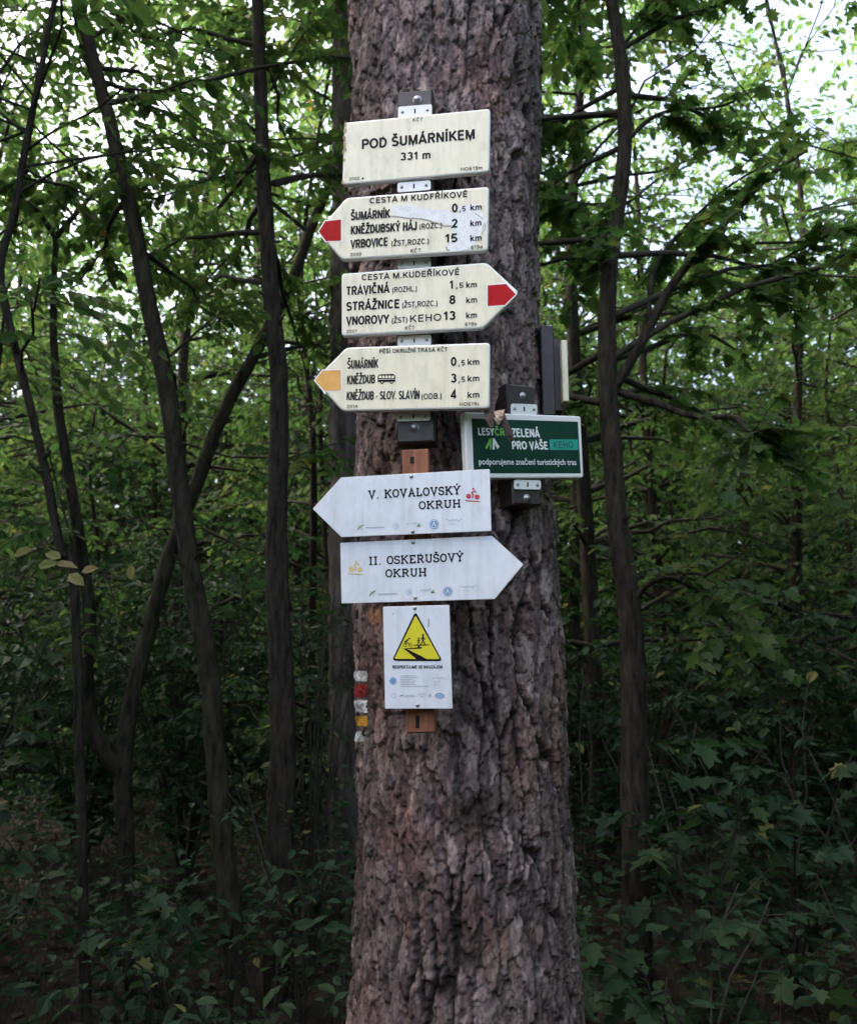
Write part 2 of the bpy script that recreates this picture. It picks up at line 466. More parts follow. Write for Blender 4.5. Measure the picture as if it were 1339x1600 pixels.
# ------------------------------------------------------------------ lettering
TXT = {}
def glyphs(s, offset=0.0):
    k = (s, offset)
    if k not in TXT:
        c = bpy.data.curves.new("lettering", 'FONT'); c.body = s; c.size = 1; c.offset = offset; c.resolution_u = 4
        o = bpy.data.objects.new("lettering", c); COL.objects.link(o)
        dg = bpy.context.evaluated_depsgraph_get()
        me = bpy.data.meshes.new_from_object(o.evaluated_get(dg))
        v = np.array([x.co[:2] for x in me.vertices])
        l = np.concatenate([np.array(p.vertices) for p in me.polygons]); t = [len(p.vertices) for p in me.polygons]
        bpy.data.objects.remove(o); bpy.data.meshes.remove(me); bpy.data.curves.remove(c)
        TXT[k] = (v, l, t)
    return TXT[k]
CAPH = 0.682
# slab-serif capitals drawn as strokes: each glyph = list of polylines in a 0..w x 0..1 box
def arc(cx, cy, rx, ry, a0, a1, n=14):
    t = np.linspace(R(a0), R(a1), n)
    return [(cx + rx * math.cos(x), cy + ry * math.sin(x)) for x in t]
def ser(x, y, w=.2):
    return [(x - w, y), (x + w, y)]
SLAB = {
 'V': (.86, [[(.14, .95), (.43, .04), (.72, .95)], ser(.14, .95, .16), ser(.72, .95, .16)]),
 'K': (.86, [[(.16, .05), (.16, .95)], [(.16, .42), (.70, .95)], [(.36, .60), (.72, .05)], ser(.16, .05, .16), ser(.16, .95, .16), ser(.69, .95, .14), ser(.74, .05, .13)]),
 'O': (.76, [arc(.38, .5, .32, .45, 0, 360, 26)]),
 'A': (.86, [[(.14, .05), (.43, .95), (.72, .05)], [(.24, .34), (.62, .34)], ser(.14, .05, .14), ser(.72, .05, .14), [(.30, .95), (.45, .95)]]),
 'L': (.70, [[(.18, .95), (.18, .05)], ser(.18, .95, .17), [(.02, .05), (.62, .05), (.62, .30)]]),
 'S': (.66, [arc(.33, .72, .25, .23, 20, 250, 16) + arc(.33, .27, .27, .23, 80, -160, 16), [(.57, .95), (.57, .72)], [(.06, .05), (.06, .28)]]),
 'Y': (.82, [[(.12, .95), (.41, .45), (.70, .95)], [(.41, .45), (.41, .05)], ser(.12, .95, .14), ser(.70, .95, .14), ser(.41, .05, .16)]),
 'R': (.84, [[(.17, .05), (.17, .95)], [(.03, .95), (.45, .95)] + arc(.45, .72, .22, .23, 90, -90, 10) + [(.17, .49)], [(.44, .49), (.70, .05), (.80, .05)], ser(.17, .05, .15)]),
 'U': (.84, [[(.17, .95), (.17, .32)] + arc(.42, .32, .25, .27, 180, 360, 12) + [(.67, .95)], ser(.17, .95, .15), ser(.67, .95, .15)]),
 'H': (.90, [[(.18, .05), (.18, .95)], [(.72, .05), (.72, .95)], [(.18, .5), (.72, .5)], ser(.18, .05, .15), ser(.18, .95, .15), ser(.72, .05, .15), ser(.72, .95, .15)]),
 'I': (.46, [[(.23, .05), (.23, .95)], ser(.23, .05, .18), ser(.23, .95, .18)]),
 'E': (.76, [[(.17, .05), (.17, .95)], [(.03, .95), (.64, .95), (.64, .74)], [(.17, .5), (.48, .5)], [(.03, .05), (.66, .05), (.66, .28)]]),
 '.': (.34, [[(.10, .05), (.22, .05)]]), ' ': (.42, []),
}
SLAB['Ý'] = (SLAB['Y'][0], SLAB['Y'][1] + [[(.36, 1.12), (.52, 1.30)]])
SLAB['Š'] = (SLAB['S'][0], SLAB['S'][1] + [[(.18, 1.28), (.33, 1.12), (.48, 1.28)]])


# upright sans capitals, digits and a few small letters, drawn the same way
SANS = {
 'A': (.70, [[(.05, 0), (.35, .97), (.65, 0)], [(.16, .28), (.54, .28)]]),
 'B': (.66, [[(.12, 0), (.12, 1)], [(.12, .93), (.36, .93)] + arc(.36, .725, .2, .205, 90, -90) + [(.12, .52)], [(.12, .52), (.36, .52)] + arc(.36, .295, .22, .225, 90, -90) + [(.12, .07)]]),
 'C': (.68, [arc(.36, .5, .27, .43, 42, 318, 20)]),
 'D': (.70, [[(.12, 0), (.12, 1)], [(.12, .93), (.32, .93)] + arc(.32, .5, .28, .43, 90, -90) + [(.12, .07)]]),
 'E': (.60, [[(.12, 0), (.12, 1)], [(.12, .93), (.56, .93)], [(.12, .52), (.52, .52)], [(.12, .07), (.57, .07)]]),
 'F': (.56, [[(.12, 0), (.12, 1)], [(.12, .93), (.54, .93)], [(.12, .50), (.48, .50)]]),
 'G': (.74, [arc(.37, .5, .28, .43, 45, 340, 20) + [(.64, .45)], [(.42, .45), (.70, .45)]]),
 'H': (.70, [[(.12, 0), (.12, 1)], [(.58, 0), (.58, 1)], [(.12, .53), (.58, .53)]]),
 'I': (.24, [[(.12, 0), (.12, 1)]]),
 'J': (.50, [[(.38, 1), (.38, .28)] + arc(.22, .27, .16, .20, 0, -170, 10)]),
 'K': (.68, [[(.12, 0), (.12, 1)], [(.12, .34), (.60, 1)], [(.28, .56), (.63, 0)]]),
 'L': (.54, [[(.12, 0), (.12, 1)], [(.12, .07), (.52, .07)]]),
 'M': (.82, [[(.11, 0), (.11, 1)], [(.14, .95), (.41, .06), (.68, .95)], [(.71, 1), (.71, 0)]]),
 'N': (.70, [[(.11, 0), (.11, 1)], [(.13, .94), (.57, .06)], [(.59, 1), (.59, 0)]]),
 'O': (.76, [arc(.38, .5, .30, .43, 0, 360, 26)]),
 'P': (.64, [[(.12, 0), (.12, 1)], [(.12, .93), (.38, .93)] + arc(.38, .70, .2, .23, 90, -90) + [(.12, .47)]]),
 'R': (.68, [[(.12, 0), (.12, 1)], [(.12, .93), (.38, .93)] + arc(.38, .71, .2, .22, 90, -90) + [(.12, .49)], [(.36, .49), (.59, 0)]]),
 'S': (.62, [arc(.31, .715, .21, .215, 25, 262, 14) + arc(.31, .285, .23, .215, 82, -155, 14)]),
 'T': (.60, [[(.30, 0), (.30, 1)], [(.02, .93), (.58, .93)]]),
 'U': (.70, [[(.12, 1), (.12, .32)] + arc(.35, .32, .23, .25, 180, 360, 12) + [(.58, 1)]]),
 'V': (.66, [[(.05, 1), (.33, .05), (.61, 1)]]),
 'Y': (.66, [[(.05, 1), (.33, .45), (.61, 1)], [(.33, .47), (.33, 0)]]),
 'Z': (.60, [[(.06, .93), (.52, .93), (.08, .07), (.56, .07)]]),
 '0': (.56, [arc(.28, .5, .19, .43, 0, 360, 22)]),
 '1': (.40, [[(.05, .74), (.18, .80), (.26, .97)], [(.26, 1), (.26, 0)]]),
 '2': (.56, [arc(.27, .70, .19, .23, 172, -35, 12) + [(.09, .07), (.51, .07)]]),
 '3': (.56, [arc(.27, .72, .18, .21, 155, -88, 12), arc(.27, .29, .20, .22, 88, -155, 12)]),
 '4': (.58, [[(.40, 0), (.40, .93), (.07, .32), (.07, .26), (.55, .26)]]),
 '5': (.56, [[(.48, .93), (.15, .93), (.11, .50)] + arc(.27, .31, .19, .24, 120, -150, 14)]),
 '6': (.56, [arc(.28, .30, .19, .23, 0, 360, 18), [(.46, .80)] + arc(.30, .55, .21, .38, 75, 190, 10)]),
 '8': (.56, [arc(.28, .73, .165, .20, 0, 360, 18), arc(.28, .29, .195, .22, 0, 360, 18)]),
 '9': (.56, [arc(.28, .70, .19, .23, 0, 360, 18), [(.10, .20)] + arc(.26, .45, .21, .38, 255, 370, 10)]),
 '(': (.32, [arc(.38, .36, .24, .66, 125, 235, 10)]), ')': (.32, [arc(-.06, .36, .24, .66, 55, -55, 10)]),
 ',': (.28, [[(.15, .20), (.07, -.22)]]), '.': (.24, [[(.05, .07), (.19, .07)]]), '-': (.32, [[(.04, .36), (.28, .36)]]), ' ': (.26, []),
 'k': (.50, [[(.09, 0), (.09, 1)], [(.09, .26), (.42, .72)], [(.20, .42), (.46, 0)]]),
 'm': (.78, [[(.09, 0), (.09, .72)], [(.09, .48)] + arc(.235, .51, .135, .15, 165, 0, 8) + [(.37, 0)], [(.37, .48)] + arc(.525, .51, .145, .15, 165, 0, 8) + [(.67, 0)]]),
 'a': (.50, [arc(.24, .32, .16, .27, 0, 360, 16), [(.41, .66), (.41, 0)]]), 'b': (.50, [arc(.27, .32, .16, .27, 0, 360, 16), [(.10, 1), (.10, 0)]]), 'c': (.46, [arc(.25, .32, .17, .27, 48, 312, 14)]),
}
for base_, marked in (('A', 'Á'), ('E', 'É'), ('I', 'Í'), ('Y', 'Ý')):
    w_ = SANS[base_][0]; SANS[marked] = (w_, SANS[base_][1] + [[(w_ / 2 - .04, 1.08), (w_ / 2 + .10, 1.28)]])
for base_, marked in (('S', 'Š'), ('C', 'Č'), ('Z', 'Ž'), ('E', 'Ě'), ('R', 'Ř'), ('N', 'Ň')):
    w_ = SANS[base_][0]; SANS[marked] = (w_, SANS[base_][1] + [[(w_ / 2 - .15, 1.30), (w_ / 2, 1.12), (w_ / 2 + .15, 1.30)]])

class Plane:
    """the flat face of one sign: pixel positions on it are read into its own u, v axes (metres)"""
    def __init__(self, px, py, Y, yaw, slope):
        self.c = at(px, py, Y)
        a = R(yaw)
        h = np.array((math.cos(a), math.sin(a), 0.0)); z = np.array((0, 0, 1.0))
        self.n = np.array((math.sin(a), -math.cos(a), 0.0))
        self.h, self.z = h, z
        p, q_ = self._hit(px - 100, py + 100 * slope), self._hit(px + 100, py - 100 * slope)
        d = q_ - p; d /= np.linalg.norm(d)
        self.u = d; self.v = np.cross(self.n, d) * -1
        if self.v[2] < 0:
            self.v = -self.v
    def _hit(self, px, py):
        d = ray(px, py); o = np.array((0, 0, EYE))
        return o + d * (np.dot(self.c - o, self.n) / np.dot(d, self.n))
    def uv(self, px, py):
        p = self._hit(px, py) - self.c
        return np.array((np.dot(p, self.u), np.dot(p, self.v)))
    def w(self, uv, off=0.0):
        uv = np.atleast_2d(uv)
        return self.c + uv[:, :1] * self.u + uv[:, 1:2] * self.v + off * self.n
    def px(self, pts, off=0.0):
        return self.w([self.uv(*p) for p in pts], off)
    def m(self, px, py):       # metres per pixel near a point
        return np.linalg.norm(self.uv(px + 5, py) - self.uv(px - 5, py)) / 10

class Print:
    """everything printed on one sign, gathered into one flat mesh per colour"""
    def __init__(self, pl):
        self.pl, self.g, self.lift = pl, {}, 0.0006
    def geo(self, m):
        return self.g.setdefault(m, Geo())
    def text(self, s, xl, xr, yl, yr, cap, m='black', bold=0.0):
        if all(c in SANS for c in s):
            return self.slab(s, xl, xr, yl, yr, cap, m, .21 if bold >= .008 else .19 if bold else .165, SANS, .07)
        v, l, t = glyphs(s, bold)
        p, q_ = self.pl.uv(xl, yl), self.pl.uv(xr, yr)
        d = q_ - p; w = np.linalg.norm(d); d = d / w
        e = np.array((-d[1], d[0]))
        x0, x1 = v[:, 0].min(), v[:, 0].max()
        sx = w / (x1 - x0); sy = cap * self.pl.m(xl, yl) / CAPH
        uv = p + (v[:, :1] - x0) * sx * d + v[:, 1:2] * sy * e
        self.geo(m).add(self.pl.w(uv, self.lift), l, t)
    def stroke(self, pts, wid, m='black', uv=False, extra=0.0):
        """polyline in pixels (or uv), drawn wid metres wide with square mitred joints"""
        P = np.array(pts if uv else [self.pl.uv(*p) for p in pts], float)
        T = np.gradient(P, axis=0) if len(P) > 2 else np.repeat((P[1:] - P[:1]), 2, 0)
        seg = np.diff(P, axis=0); seg /= np.linalg.norm(seg, axis=1, keepdims=True) + 1e-12
        nrm = np.stack([-seg[:, 1], seg[:, 0]], 1)
        vn = np.vstack([nrm[:1], nrm[:-1] + nrm[1:], nrm[-1:]])
        vn /= np.linalg.norm(vn, axis=1, keepdims=True) + 1e-12
        k = np.ones(len(P)); 
        if len(P) > 2:
            k[1:-1] = 1 / np.clip((vn[1:-1] * nrm[:-1]).sum(1), .35, 1)
        A, B = P + vn * k[:, None] * wid / 2, P - vn * k[:, None] * wid / 2
        V = self.pl.w(np.vstack([A, B]), self.lift + extra); n_ = len(P)
        L = []
        for i in range(n_ - 1):
            L += [i, n_ + i, n_ + i + 1, i + 1]
        self.geo(m).add(V, L, [4] * (n_ - 1))
    def slab(self, s, xl, xr, yl, yr, cap, m='black', wt=.18, font=None, gap=.10):
        p, q_ = self.pl.uv(xl, yl), self.pl.uv(xr, yr)
        d = q_ - p; w = np.linalg.norm(d); d = d / w; e = np.array((-d[1], d[0]))
        font = font or SLAB
        tot = sum(font[c][0] for c in s) + gap * (len(s) - 1)
        sx = w / tot; sy = cap * self.pl.m(xl, yl)
        wt *= min(1.0, max(.62, (sx / sy) ** .45))
        x = 0
        for c in s:
            w_, st = font[c]
            for k, pl_ in enumerate(st):
                P = [p + ((x + a) * sx) * d + (b * sy) * e for a, b in pl_]
                self.stroke(P, wt * sy, m, True, k * 3e-5)
            x += w_ + gap
    def poly(self, pts, m='black', extra=0.0):
        self.geo(m).poly(self.pl.px(pts, self.lift + extra))
    def disc(self, px, py, r, m='black', ry=None, extra=0.0, n_=24):
        self.poly([(px + r * math.cos(t), py + (ry or r) * math.sin(t)) for t in np.linspace(0, 2 * math.pi, n_, endpoint=False)], m, extra)
    def ring(self, px, py, r, w, m='black', ry=None, extra=0.0):
        self.stroke([(px + r * math.cos(t), py + (ry or r) * math.sin(t)) for t in np.linspace(0, 2 * math.pi, 25)], w, m, False, extra)
    def build(self, parent, names):
        """names: material -> part name"""
        for m, gg in self.g.items():
            o = gg.build(names.get(m, "print"), [M[m]], parent)

def rounded(pts, r, n_=4):
    """rounds the corners of a 2-D polygon by r (same unit)"""
    P = np.array(pts, float); out_ = []
    for i in range(len(P)):
        a, b_, c = P[i - 1], P[i], P[(i + 1) % len(P)]
        u, v = (a - b_), (c - b_)
        lu, lv = np.linalg.norm(u), np.linalg.norm(v)
        k = min(r, lu * .4, lv * .4)
        p0, p1 = b_ + u / lu * k, b_ + v / lv * k
        for t in np.linspace(0, 1, n_ + 1):
            out_.append((1 - t) ** 2 * p0 + 2 * t * (1 - t) * b_ + t * t * p1)
    return np.array(out_)
def inset(P, d):
    """moves a counter-clockwise/clockwise polygon inwards by d"""
    P = np.array(P, float)
    area = 0.5 * np.sum(P[:, 0] * np.roll(P[:, 1], -1) - np.roll(P[:, 0], -1) * P[:, 1])
    s = 1 if area > 0 else -1
    T = np.roll(P, -1, 0) - np.roll(P, 1, 0)
    T /= np.linalg.norm(T, axis=1, keepdims=True)
    return P + s * d * np.stack([-T[:, 1], T[:, 0]], 1)
def plate(geo, pl, poly_uv, thick, bev, mat_front=0, mat_edge=1, mat_back=2):
    """a plate behind the plane's face: outline rounded over at the front edge"""
    P = np.array(poly_uv)
    n_ = len(P)
    area = 0.5 * np.sum(P[:, 0] * np.roll(P[:, 1], -1) - np.roll(P[:, 0], -1) * P[:, 1])
    if area < 0:
        P = P[::-1]
    rings = [(inset(P, bev), 0.0), (inset(P, bev * .3), -bev * .3), (P, -bev), (P, -thick)]
    V = np.vstack([pl.w(p, o) for p, o in rings])
    geo.add(V[:n_], np.arange(n_), [n_], mat_front)
    for r in range(3):
        L = []
        for i in range(n_):
            j = (i + 1) % n_
            L += [(r + 1) * n_ + i, (r + 1) * n_ + j, r * n_ + j, r * n_ + i]
        geo.add(V, L, [4] * n_, mat_edge, True)
    geo.add(V[3 * n_:], np.arange(n_)[::-1], [n_], mat_back)

def bolt(name, pl, px, py, r, off, parent, m='steel'):
    """domed bolt or screw head on a washer"""
    gb = Geo(); c = pl.uv(px, py)
    prof_ = [(1.0, -.25), (1.0, .05), (.92, .12), (.72, .14), (.66, .42), (.45, .62), (.2, .70)]
    a = np.linspace(0, 2 * math.pi, 18, endpoint=False)
    V = np.vstack([pl.w(c + r * k * np.stack([np.cos(a), np.sin(a)], 1), off + r * h) for k, h in prof_])
    L = []
    for i in range(len(prof_) - 1):
        for j in range(18):
            L += [i * 18 + j, i * 18 + (j + 1) % 18, (i + 1) * 18 + (j + 1) % 18, (i + 1) * 18 + j]
    gb.add(V, L, [4] * (len(L) // 4), 0, True)
    gb.add(V[-18:], np.arange(18), [18], 0)
    return gb.build(name, [M[m]], parent)

def tab(pl, px0, px1, py0, py1, off, parent, slope):
    """white mounting tab with a slot in the middle and a screw at each end"""
    dy = slope * (px1 - px0) / 2
    gt = Geo(); P = rounded([pl.uv(px0, py0 + dy), pl.uv(px1, py0 - dy), pl.uv(px1, py1 - dy), pl.uv(px0, py1 + dy)], .006)
    class Off: pass
    V0 = pl.w(P, off); V1 = pl.w(P, off - .003); n_ = len(P)
    gt.add(V0, np.arange(n_), [n_], 0)
    L = []
    for i in range(n_):
        j = (i + 1) % n_
        L += [i, j, n_ + j, n_ + i]
    gt.add(np.vstack([V0, V1]), L, [4] * n_, 0)
    cx_, cy_ = (px0 + px1) / 2, (py0 + py1) / 2
    gt.poly(pl.px([(cx_ - 1.1, cy_ - 3.5), (cx_ + 1.1, cy_ - 3.5), (cx_ + 1.1, cy_ + 3.5), (cx_ - 1.1, cy_ + 3.5)], off + .0006), 1)
    o = gt.build("mounting_tab", [M['rim'], M['hole']], parent)
    w = (px1 - px0) * .37
    for s_ in (-1, 1):
        bolt("tab_screw", pl, cx_ + s_ * w, cy_ - s_ * slope * w, .0045, off, o)

SIGN_Y = 1.935
def centre(poly):
    p = np.array(poly); return float((p[:, 0].min() + p[:, 0].max()) / 2), float((p[:, 1].min() + p[:, 1].max()) / 2)

def enamel_sign(name, label, cat, poly, slope, marker=None, mk='red', Y=SIGN_Y, yaw=-8, thick=.014):
    cx_, cy_ = centre(poly)
    pl = Plane(cx_, cy_, Y, yaw, slope)
    root = empty(name, tuple(pl.c), label, cat)
    gg = Geo()
    uv = rounded([pl.uv(*p) for p in poly], .010)
    plate(gg, pl, uv, thick, .0045)
    panel = gg.build("panel", [M['cream'], M['rim'], M['sign_back']], root)
    pr_ = Print(pl)
    if marker:
        gm = Geo(); gm.poly(pl.px(marker, .0006))
        o = gm.build("route_marker", [M[mk]], root)
        gw = Geo()
        Pm = inset([pl.uv(*p) for p in marker], -.0035)
        gw.poly(pl.w(Pm, .0003)); gw.build("marker_border", [M['rim']], root)
    return root, pl, pr_

NM = {'black': 'lettering', 'white_ink': 'lettering'}
BO = .012
# --- 1: place name
root, pl, p = enamel_sign("place_sign", "cream rectangular metal sign reading POD ŠUMÁRNÍKEM 331 m, topmost on the pine", "sign",
    [(538, 191), (766, 169), (764.5, 268), (534.5, 288.5)], .094, Y=SIGN_Y + .02)
p.text("POD ŠUMÁRNÍKEM", 565, 742.1, 233.3, 217, 16.2, bold=BO)
p.text("331 m", 625.2, 673, 251, 247.7, 13, bold=BO)
p.text("KČT", 644.7, 660.8, 190.4, 189, 5.6)
p.text("2002", 545.5, 562, 282.3, 281, 5.2); p.disc(567, 279, 1.6)
p.text("HO619m", 719.6, 753.9, 267.3, 264.5, 5.8)
p.build(root, NM)
gr = Geo()
for k in range(16):   # grime and rust along the left edge and corners
    t = rng.random(); x, y = 538 - 3.2 * t + rng.normal(0, .8) + 1.6, 192 + 94 * t
    a = np.linspace(0, 2 * math.pi, 9, endpoint=False)
    gr.poly(pl.px([(x + (1 + 1.6 * rng.random()) * math.cos(q_), y + (1.5 + 4.5 * rng.random()) * math.sin(q_)) for q_ in a], .0004 + k * 2e-5))
gr.build("rust_stain", [M['rust']], root)
# --- 2: arrow left, red, peeling film
root, pl, p = enamel_sign("arrow_sign", "cream left-pointing trail arrow with red tip and peeling film", "sign",
    [(541, 308.5), (764, 291), (762.3, 391.5), (534.3, 405.7), (495.3, 361.3)], .075,
    [(533.1, 343.1), (533.1, 376.1), (509.6, 376.9), (498.5, 361.8), (508.6, 345.8)], 'red')
p.lift = .0004
p.poly([(611, 322), (640, 320), (670, 326.5), (700, 328), (742, 318), (754, 335), (759.5, 352), (750.5, 369), (735.4, 389), (715, 393), (700, 394), (695, 386), (712, 369),
        (702, 352), (668, 343.5), (638, 340.5), (614, 336)], 'patch')
p.lift = .0007
p.stroke([(609, 338), (622, 339), (638, 341), (655, 341.5), (668, 344), (684, 349.5), (695, 353.5), (706, 353)], .0032, 'patch_edge')
p.stroke([(757, 348), (758, 355), (752.5, 366), (755.5, 351)], .0022, 'patch_edge')
p.stroke([(697, 386), (699, 391), (703, 391)], .0035, 'patch_edge')
p.stroke([(742, 333.5), (748, 337), (754, 342)], .002, 'patch_edge')
p.stroke([(704, 330), (711, 331.8), (716, 330.5)], .003, 'amber_ink')
p.lift = .001
p.text("CESTA M KUDFŘÍKOVÉ", 577.5, 730.4, 318.3, 307.8, 9.4, bold=.004)
for s, x0, x1, y0, y1 in (("ŠUMÁRNÍK", 548.2, 609.4, 344.5, 340.1), ("KNĚŽDUBSKÝ HÁJ", 548.2, 651.4, 366.5, 359.4), ("VRBOVICE", 548.2, 606, 388.2, 384)):
    p.text(s, x0, x1, y0, y1, 13.6, bold=.008)
p.text("0", 705.8, 715.2, 331.9, 331.2, 14, bold=.01); p.text(",5", 717.5, 728, 331, 330.2, 9); p.text("km", 734.4, 753.2, 329, 327.8, 10, bold=.006)
p.text("(ROZC.)", 654.8, 691, 358.4, 355.8, 9); p.text("2", 705.8, 715.2, 355.9, 355.2, 14, bold=.01); p.text("km", 734.4, 752.5, 353.8, 352.6, 10, bold=.006)
p.text("(ŽST,ROZC.)", 611, 670.9, 384.8, 380.8, 9); p.text("15", 695, 715.2, 379.2, 378, 14, bold=.01); p.text("km", 734.4, 753, 377.2, 376, 10, bold=.006)
p.text("KČT", 641.3, 658, 395.2, 394, 6); p.text("2000", 547.3, 565, 400.5, 399.4, 5); p.text("619a", 735.4, 753.9, 389.4, 388, 5.6)
p.build(root, {**NM, 'patch': 'bare_patch', 'patch_edge': 'film_edge', 'amber_ink': 'stain'})
# --- 3: arrow right, red
root, pl, p = enamel_sign("arrow_sign", "cream right-pointing trail arrow with red tip", "sign",
    [(533.5, 427), (760.5, 409.5), (811, 456.5), (755, 512.7), (533.5, 525)], .066,
    [(761.8, 446.1), (790.5, 443.8), (805.5, 459.9), (788.5, 476.6), (761.8, 478.3)], 'red')
p.text("CESTA M.KUDEŘÍKOVÉ", 565, 717.9, 438.2, 429.4, 9.4, bold=.004)
for s, x0, x1, y0, y1 in (("TRAVIČNÁ", 541.2, 608.4, 461.6, 457.2), ("STRÁŽNICE", 541.2, 624.5, 485.8, 481.2), ("VNOROVY", 541.2, 607.7, 508.4, 505)):
    p.text(s, x0, x1, y0, y1, 13.8, bold=.008)
p.text("(ROZHL.)", 612.7, 652, 457.4, 455, 9); p.text("1", 702, 708.6, 451.3, 450.9, 13.5, bold=.01); p.text(",5", 711.9, 724.7, 450.6, 449.8, 9); p.text("km", 728, 745.5, 450, 449, 10, bold=.006)
p.text("(ŽST,ROZC.)", 627.9, 684, 480.9, 477.8, 9); p.text("8", 701.8, 711.9, 475.2, 474.7, 14, bold=.01); p.text("km", 728, 746, 473.9, 472.8, 10, bold=.006)
p.text("(ŽST)", 611.7, 637, 505.2, 503.8, 9); p.text("KEHO", 639.6, 690, 503.6, 501, 11.5); p.text("13", 692.7, 711.9, 500.3, 499.3, 14, bold=.01); p.text("km", 728, 745.5, 497.8, 496.7, 10, bold=.006)
p.text("KČT", 632.9, 648, 515.6, 514.7, 6); p.text("619b", 726.3, 744.8, 509.5, 508.4, 5.6); p.text("2001", 541.5, 558, 520.4, 519.5, 5)
p.build(root, NM)
# --- 4: arrow left, amber
root, pl, p = enamel_sign("arrow_sign", "cream left-pointing trail arrow with amber yellow tip and bus symbol", "sign",
    [(541, 542.3), (765.5, 534.8), (764.8, 638), (535, 642.5), (490.3, 593.3)], .035,
    [(532.8, 578.2), (532.8, 610.1), (506.9, 610.8), (492.6, 594), (504.6, 579.2)], 'yellow', Y=SIGN_Y - .004)
p.text("PĚŠÍ OKRUŽNÍ TRASA KČT", 592.6, 699.1, 552.2, 549, 6.2, bold=.002)
p.text("ŠUMÁRNÍK", 542.8, 590.9, 576.5, 574.6, 13.6, bold=.006); p.text("KNĚŽDUB", 542.4, 585.9, 600.7, 599, 13.8, bold=.006)
p.text("KNĚŽDUB - SLOV. SLAVÍN", 541.5, 655.4, 625.4, 623.4, 13.4, bold=.006); p.text("(ODB.)", 658, 690.7, 624, 622.8, 9)
for d, y, km in (("0", 571.9, 570.6), ("3", 597.8, 596.4), ("4", 623, 622)):
    p.text(d, 704.3, 713.2, y, y - .4, 14, bold=.012); p.text("km", 730.2, 749.4, km, km - .8, 10, bold=.006)
    if d != "4":
        p.text(",5", 715.9, 727, y - .3, y - .8, 9)
p.text("2014", 542, 559, 638, 637.3, 5.2); p.text("HO619c", 718, 748.9, 634.6, 633.4, 5.8)
bus = rounded([(590, 588.5), (592.5, 585.2), (615, 584.3), (617.8, 587.5), (617.8, 596.5), (590.3, 597.2)], 1.6)
p.poly([tuple(x) for x in bus])
for cx_ in (597, 611.8):
    p.disc(cx_, 597.3, 2.7)
p.lift = .0010
for i in range(5):
    x = 592.4 + i * 4.9
    p.poly([(x, 587.3), (x + 3.7, 587.1), (x + 3.7, 590.9), (x, 591.1)], 'cream')
for cx_ in (597, 611.8):
    p.disc(cx_, 597.3, 1.1, 'cream')
p.poly([(590.6, 592.8), (617, 592.2), (617, 592.9), (590.6, 593.5)], 'cream')
p.build(root, {**NM, 'cream': 'bus_windows'})

# --- brown bar behind the four cream signs, with tabs and bolts
pb = Plane(649, 415, SIGN_Y + .032, -8, .05)
root = empty("mounting_bar", tuple(pb.c), "upright dark brown steel bar behind the four cream signs", "bracket")
gg = Geo()
top, bot = pb.uv(648, 141), pb.uv(649.5, 691)
hw = .047
mid = (top + bot) / 2; half = np.linalg.norm(top - bot) / 2
dv = (top - bot) / (2 * half)
W = pb.w(mid, -.03)[0]
vv = dv[0] * pb.u + dv[1] * pb.v; uu = np.cross(vv, pb.n); 
box(gg, W, uu * hw * (1 if uu[0] > 0 else -1), vv * half, pb.n * .03, 0, .004)
gg.build("steel_bar", [M['brown']], root)
for px_, py_ in ((652, 156), (647, 668)):
    bolt("bolt", pb, px_, py_, .0125, 0.0, root)
for py0, py1, x0, x1, s in ((166.5, 184, 622.5, 675, .08), (285, 300, 621.5, 673, .08), (404.5, 420, 621.5, 673.5, .06), (525, 541, 621.5, 674, .05), (644.5, 658.5, 620, 672.5, .035)):
    tab(pb, x0, x1, py0, py1, .0045, root, s)

# --- green sign on its own bar, turned to the right
GYAW = 24
GY = 2.02
poly = [(724.5, 643), (907.5, 650), (912, 746.6), (729.5, 747.6)]
cx_, cy_ = centre(poly)
pl = Plane(cx_, cy_, GY, GYAW, -.017)
root = empty("sponsor_sign", tuple(pl.c), "dark green panel in a white rim at the right edge of the trunk", "sign")
gg = Geo(); plate(gg, pl, rounded([pl.uv(*q_) for q_ in poly], .008), .02, .004, 0, 0, 1)
gg.build("panel", [M['rim'], M['sign_back']], root)
g2 = Geo(); g2.poly(pl.px([(736.8, 654), (902.4, 659), (907, 739.6), (740.2, 739.6)], .0004)); g2.build("green_field", [M['green']], root)
p = Print(pl); p.lift = .0009
p.text("LESY", 747, 772, 679.8, 680.4, 10.2, 'white_ink', .012); p.text("ČR", 773, 788.5, 680.4, 681, 10.2, 'lime', .012)
p.poly([(757.6, 699.5), (765, 685), (767.6, 685), (767.4, 702.2), (765, 702.2), (764.8, 694), (760.4, 702)], 'lime')
p.poly([(769, 702.6), (769.4, 685), (772, 685), (780, 698.2), (776.8, 702.2), (772.4, 694), (772.6, 702.6)], 'white_ink')
p.text("ZELENÁ", 799.6, 843, 682.6, 683.4, 11.6, 'white_ink', .014); p.text("PRO VAŠE", 800, 856, 702, 702.4, 11, 'white_ink', .014)
p.poly([(858, 686.6), (902, 686.8), (902.8, 703.2), (858.4, 703)], 'teal')
p.lift = .0014
p.text("KEHO", 864.4, 895.6, 700.4, 700.6, 9.6, 'teal_ink')
p.text("podporujeme značení turistických tras", 748, 900, 725.8, 726.6, 8.2, 'white_ink', .012)
p.build(root, {**NM, 'lime': 'logo_green', 'teal': 'teal_patch', 'teal_ink': 'overlay_lettering'})
pb = Plane(820, 695, GY + .012, GYAW, -.017)
root = empty("mounting_bar", tuple(pb.c), "short brown steel bar behind the dark green sign", "bracket")
gg = Geo(); t_, b_ = pb.uv(813, 601), pb.uv(824, 789); mid = (t_ + b_) / 2; half = np.linalg.norm(t_ - b_) / 2
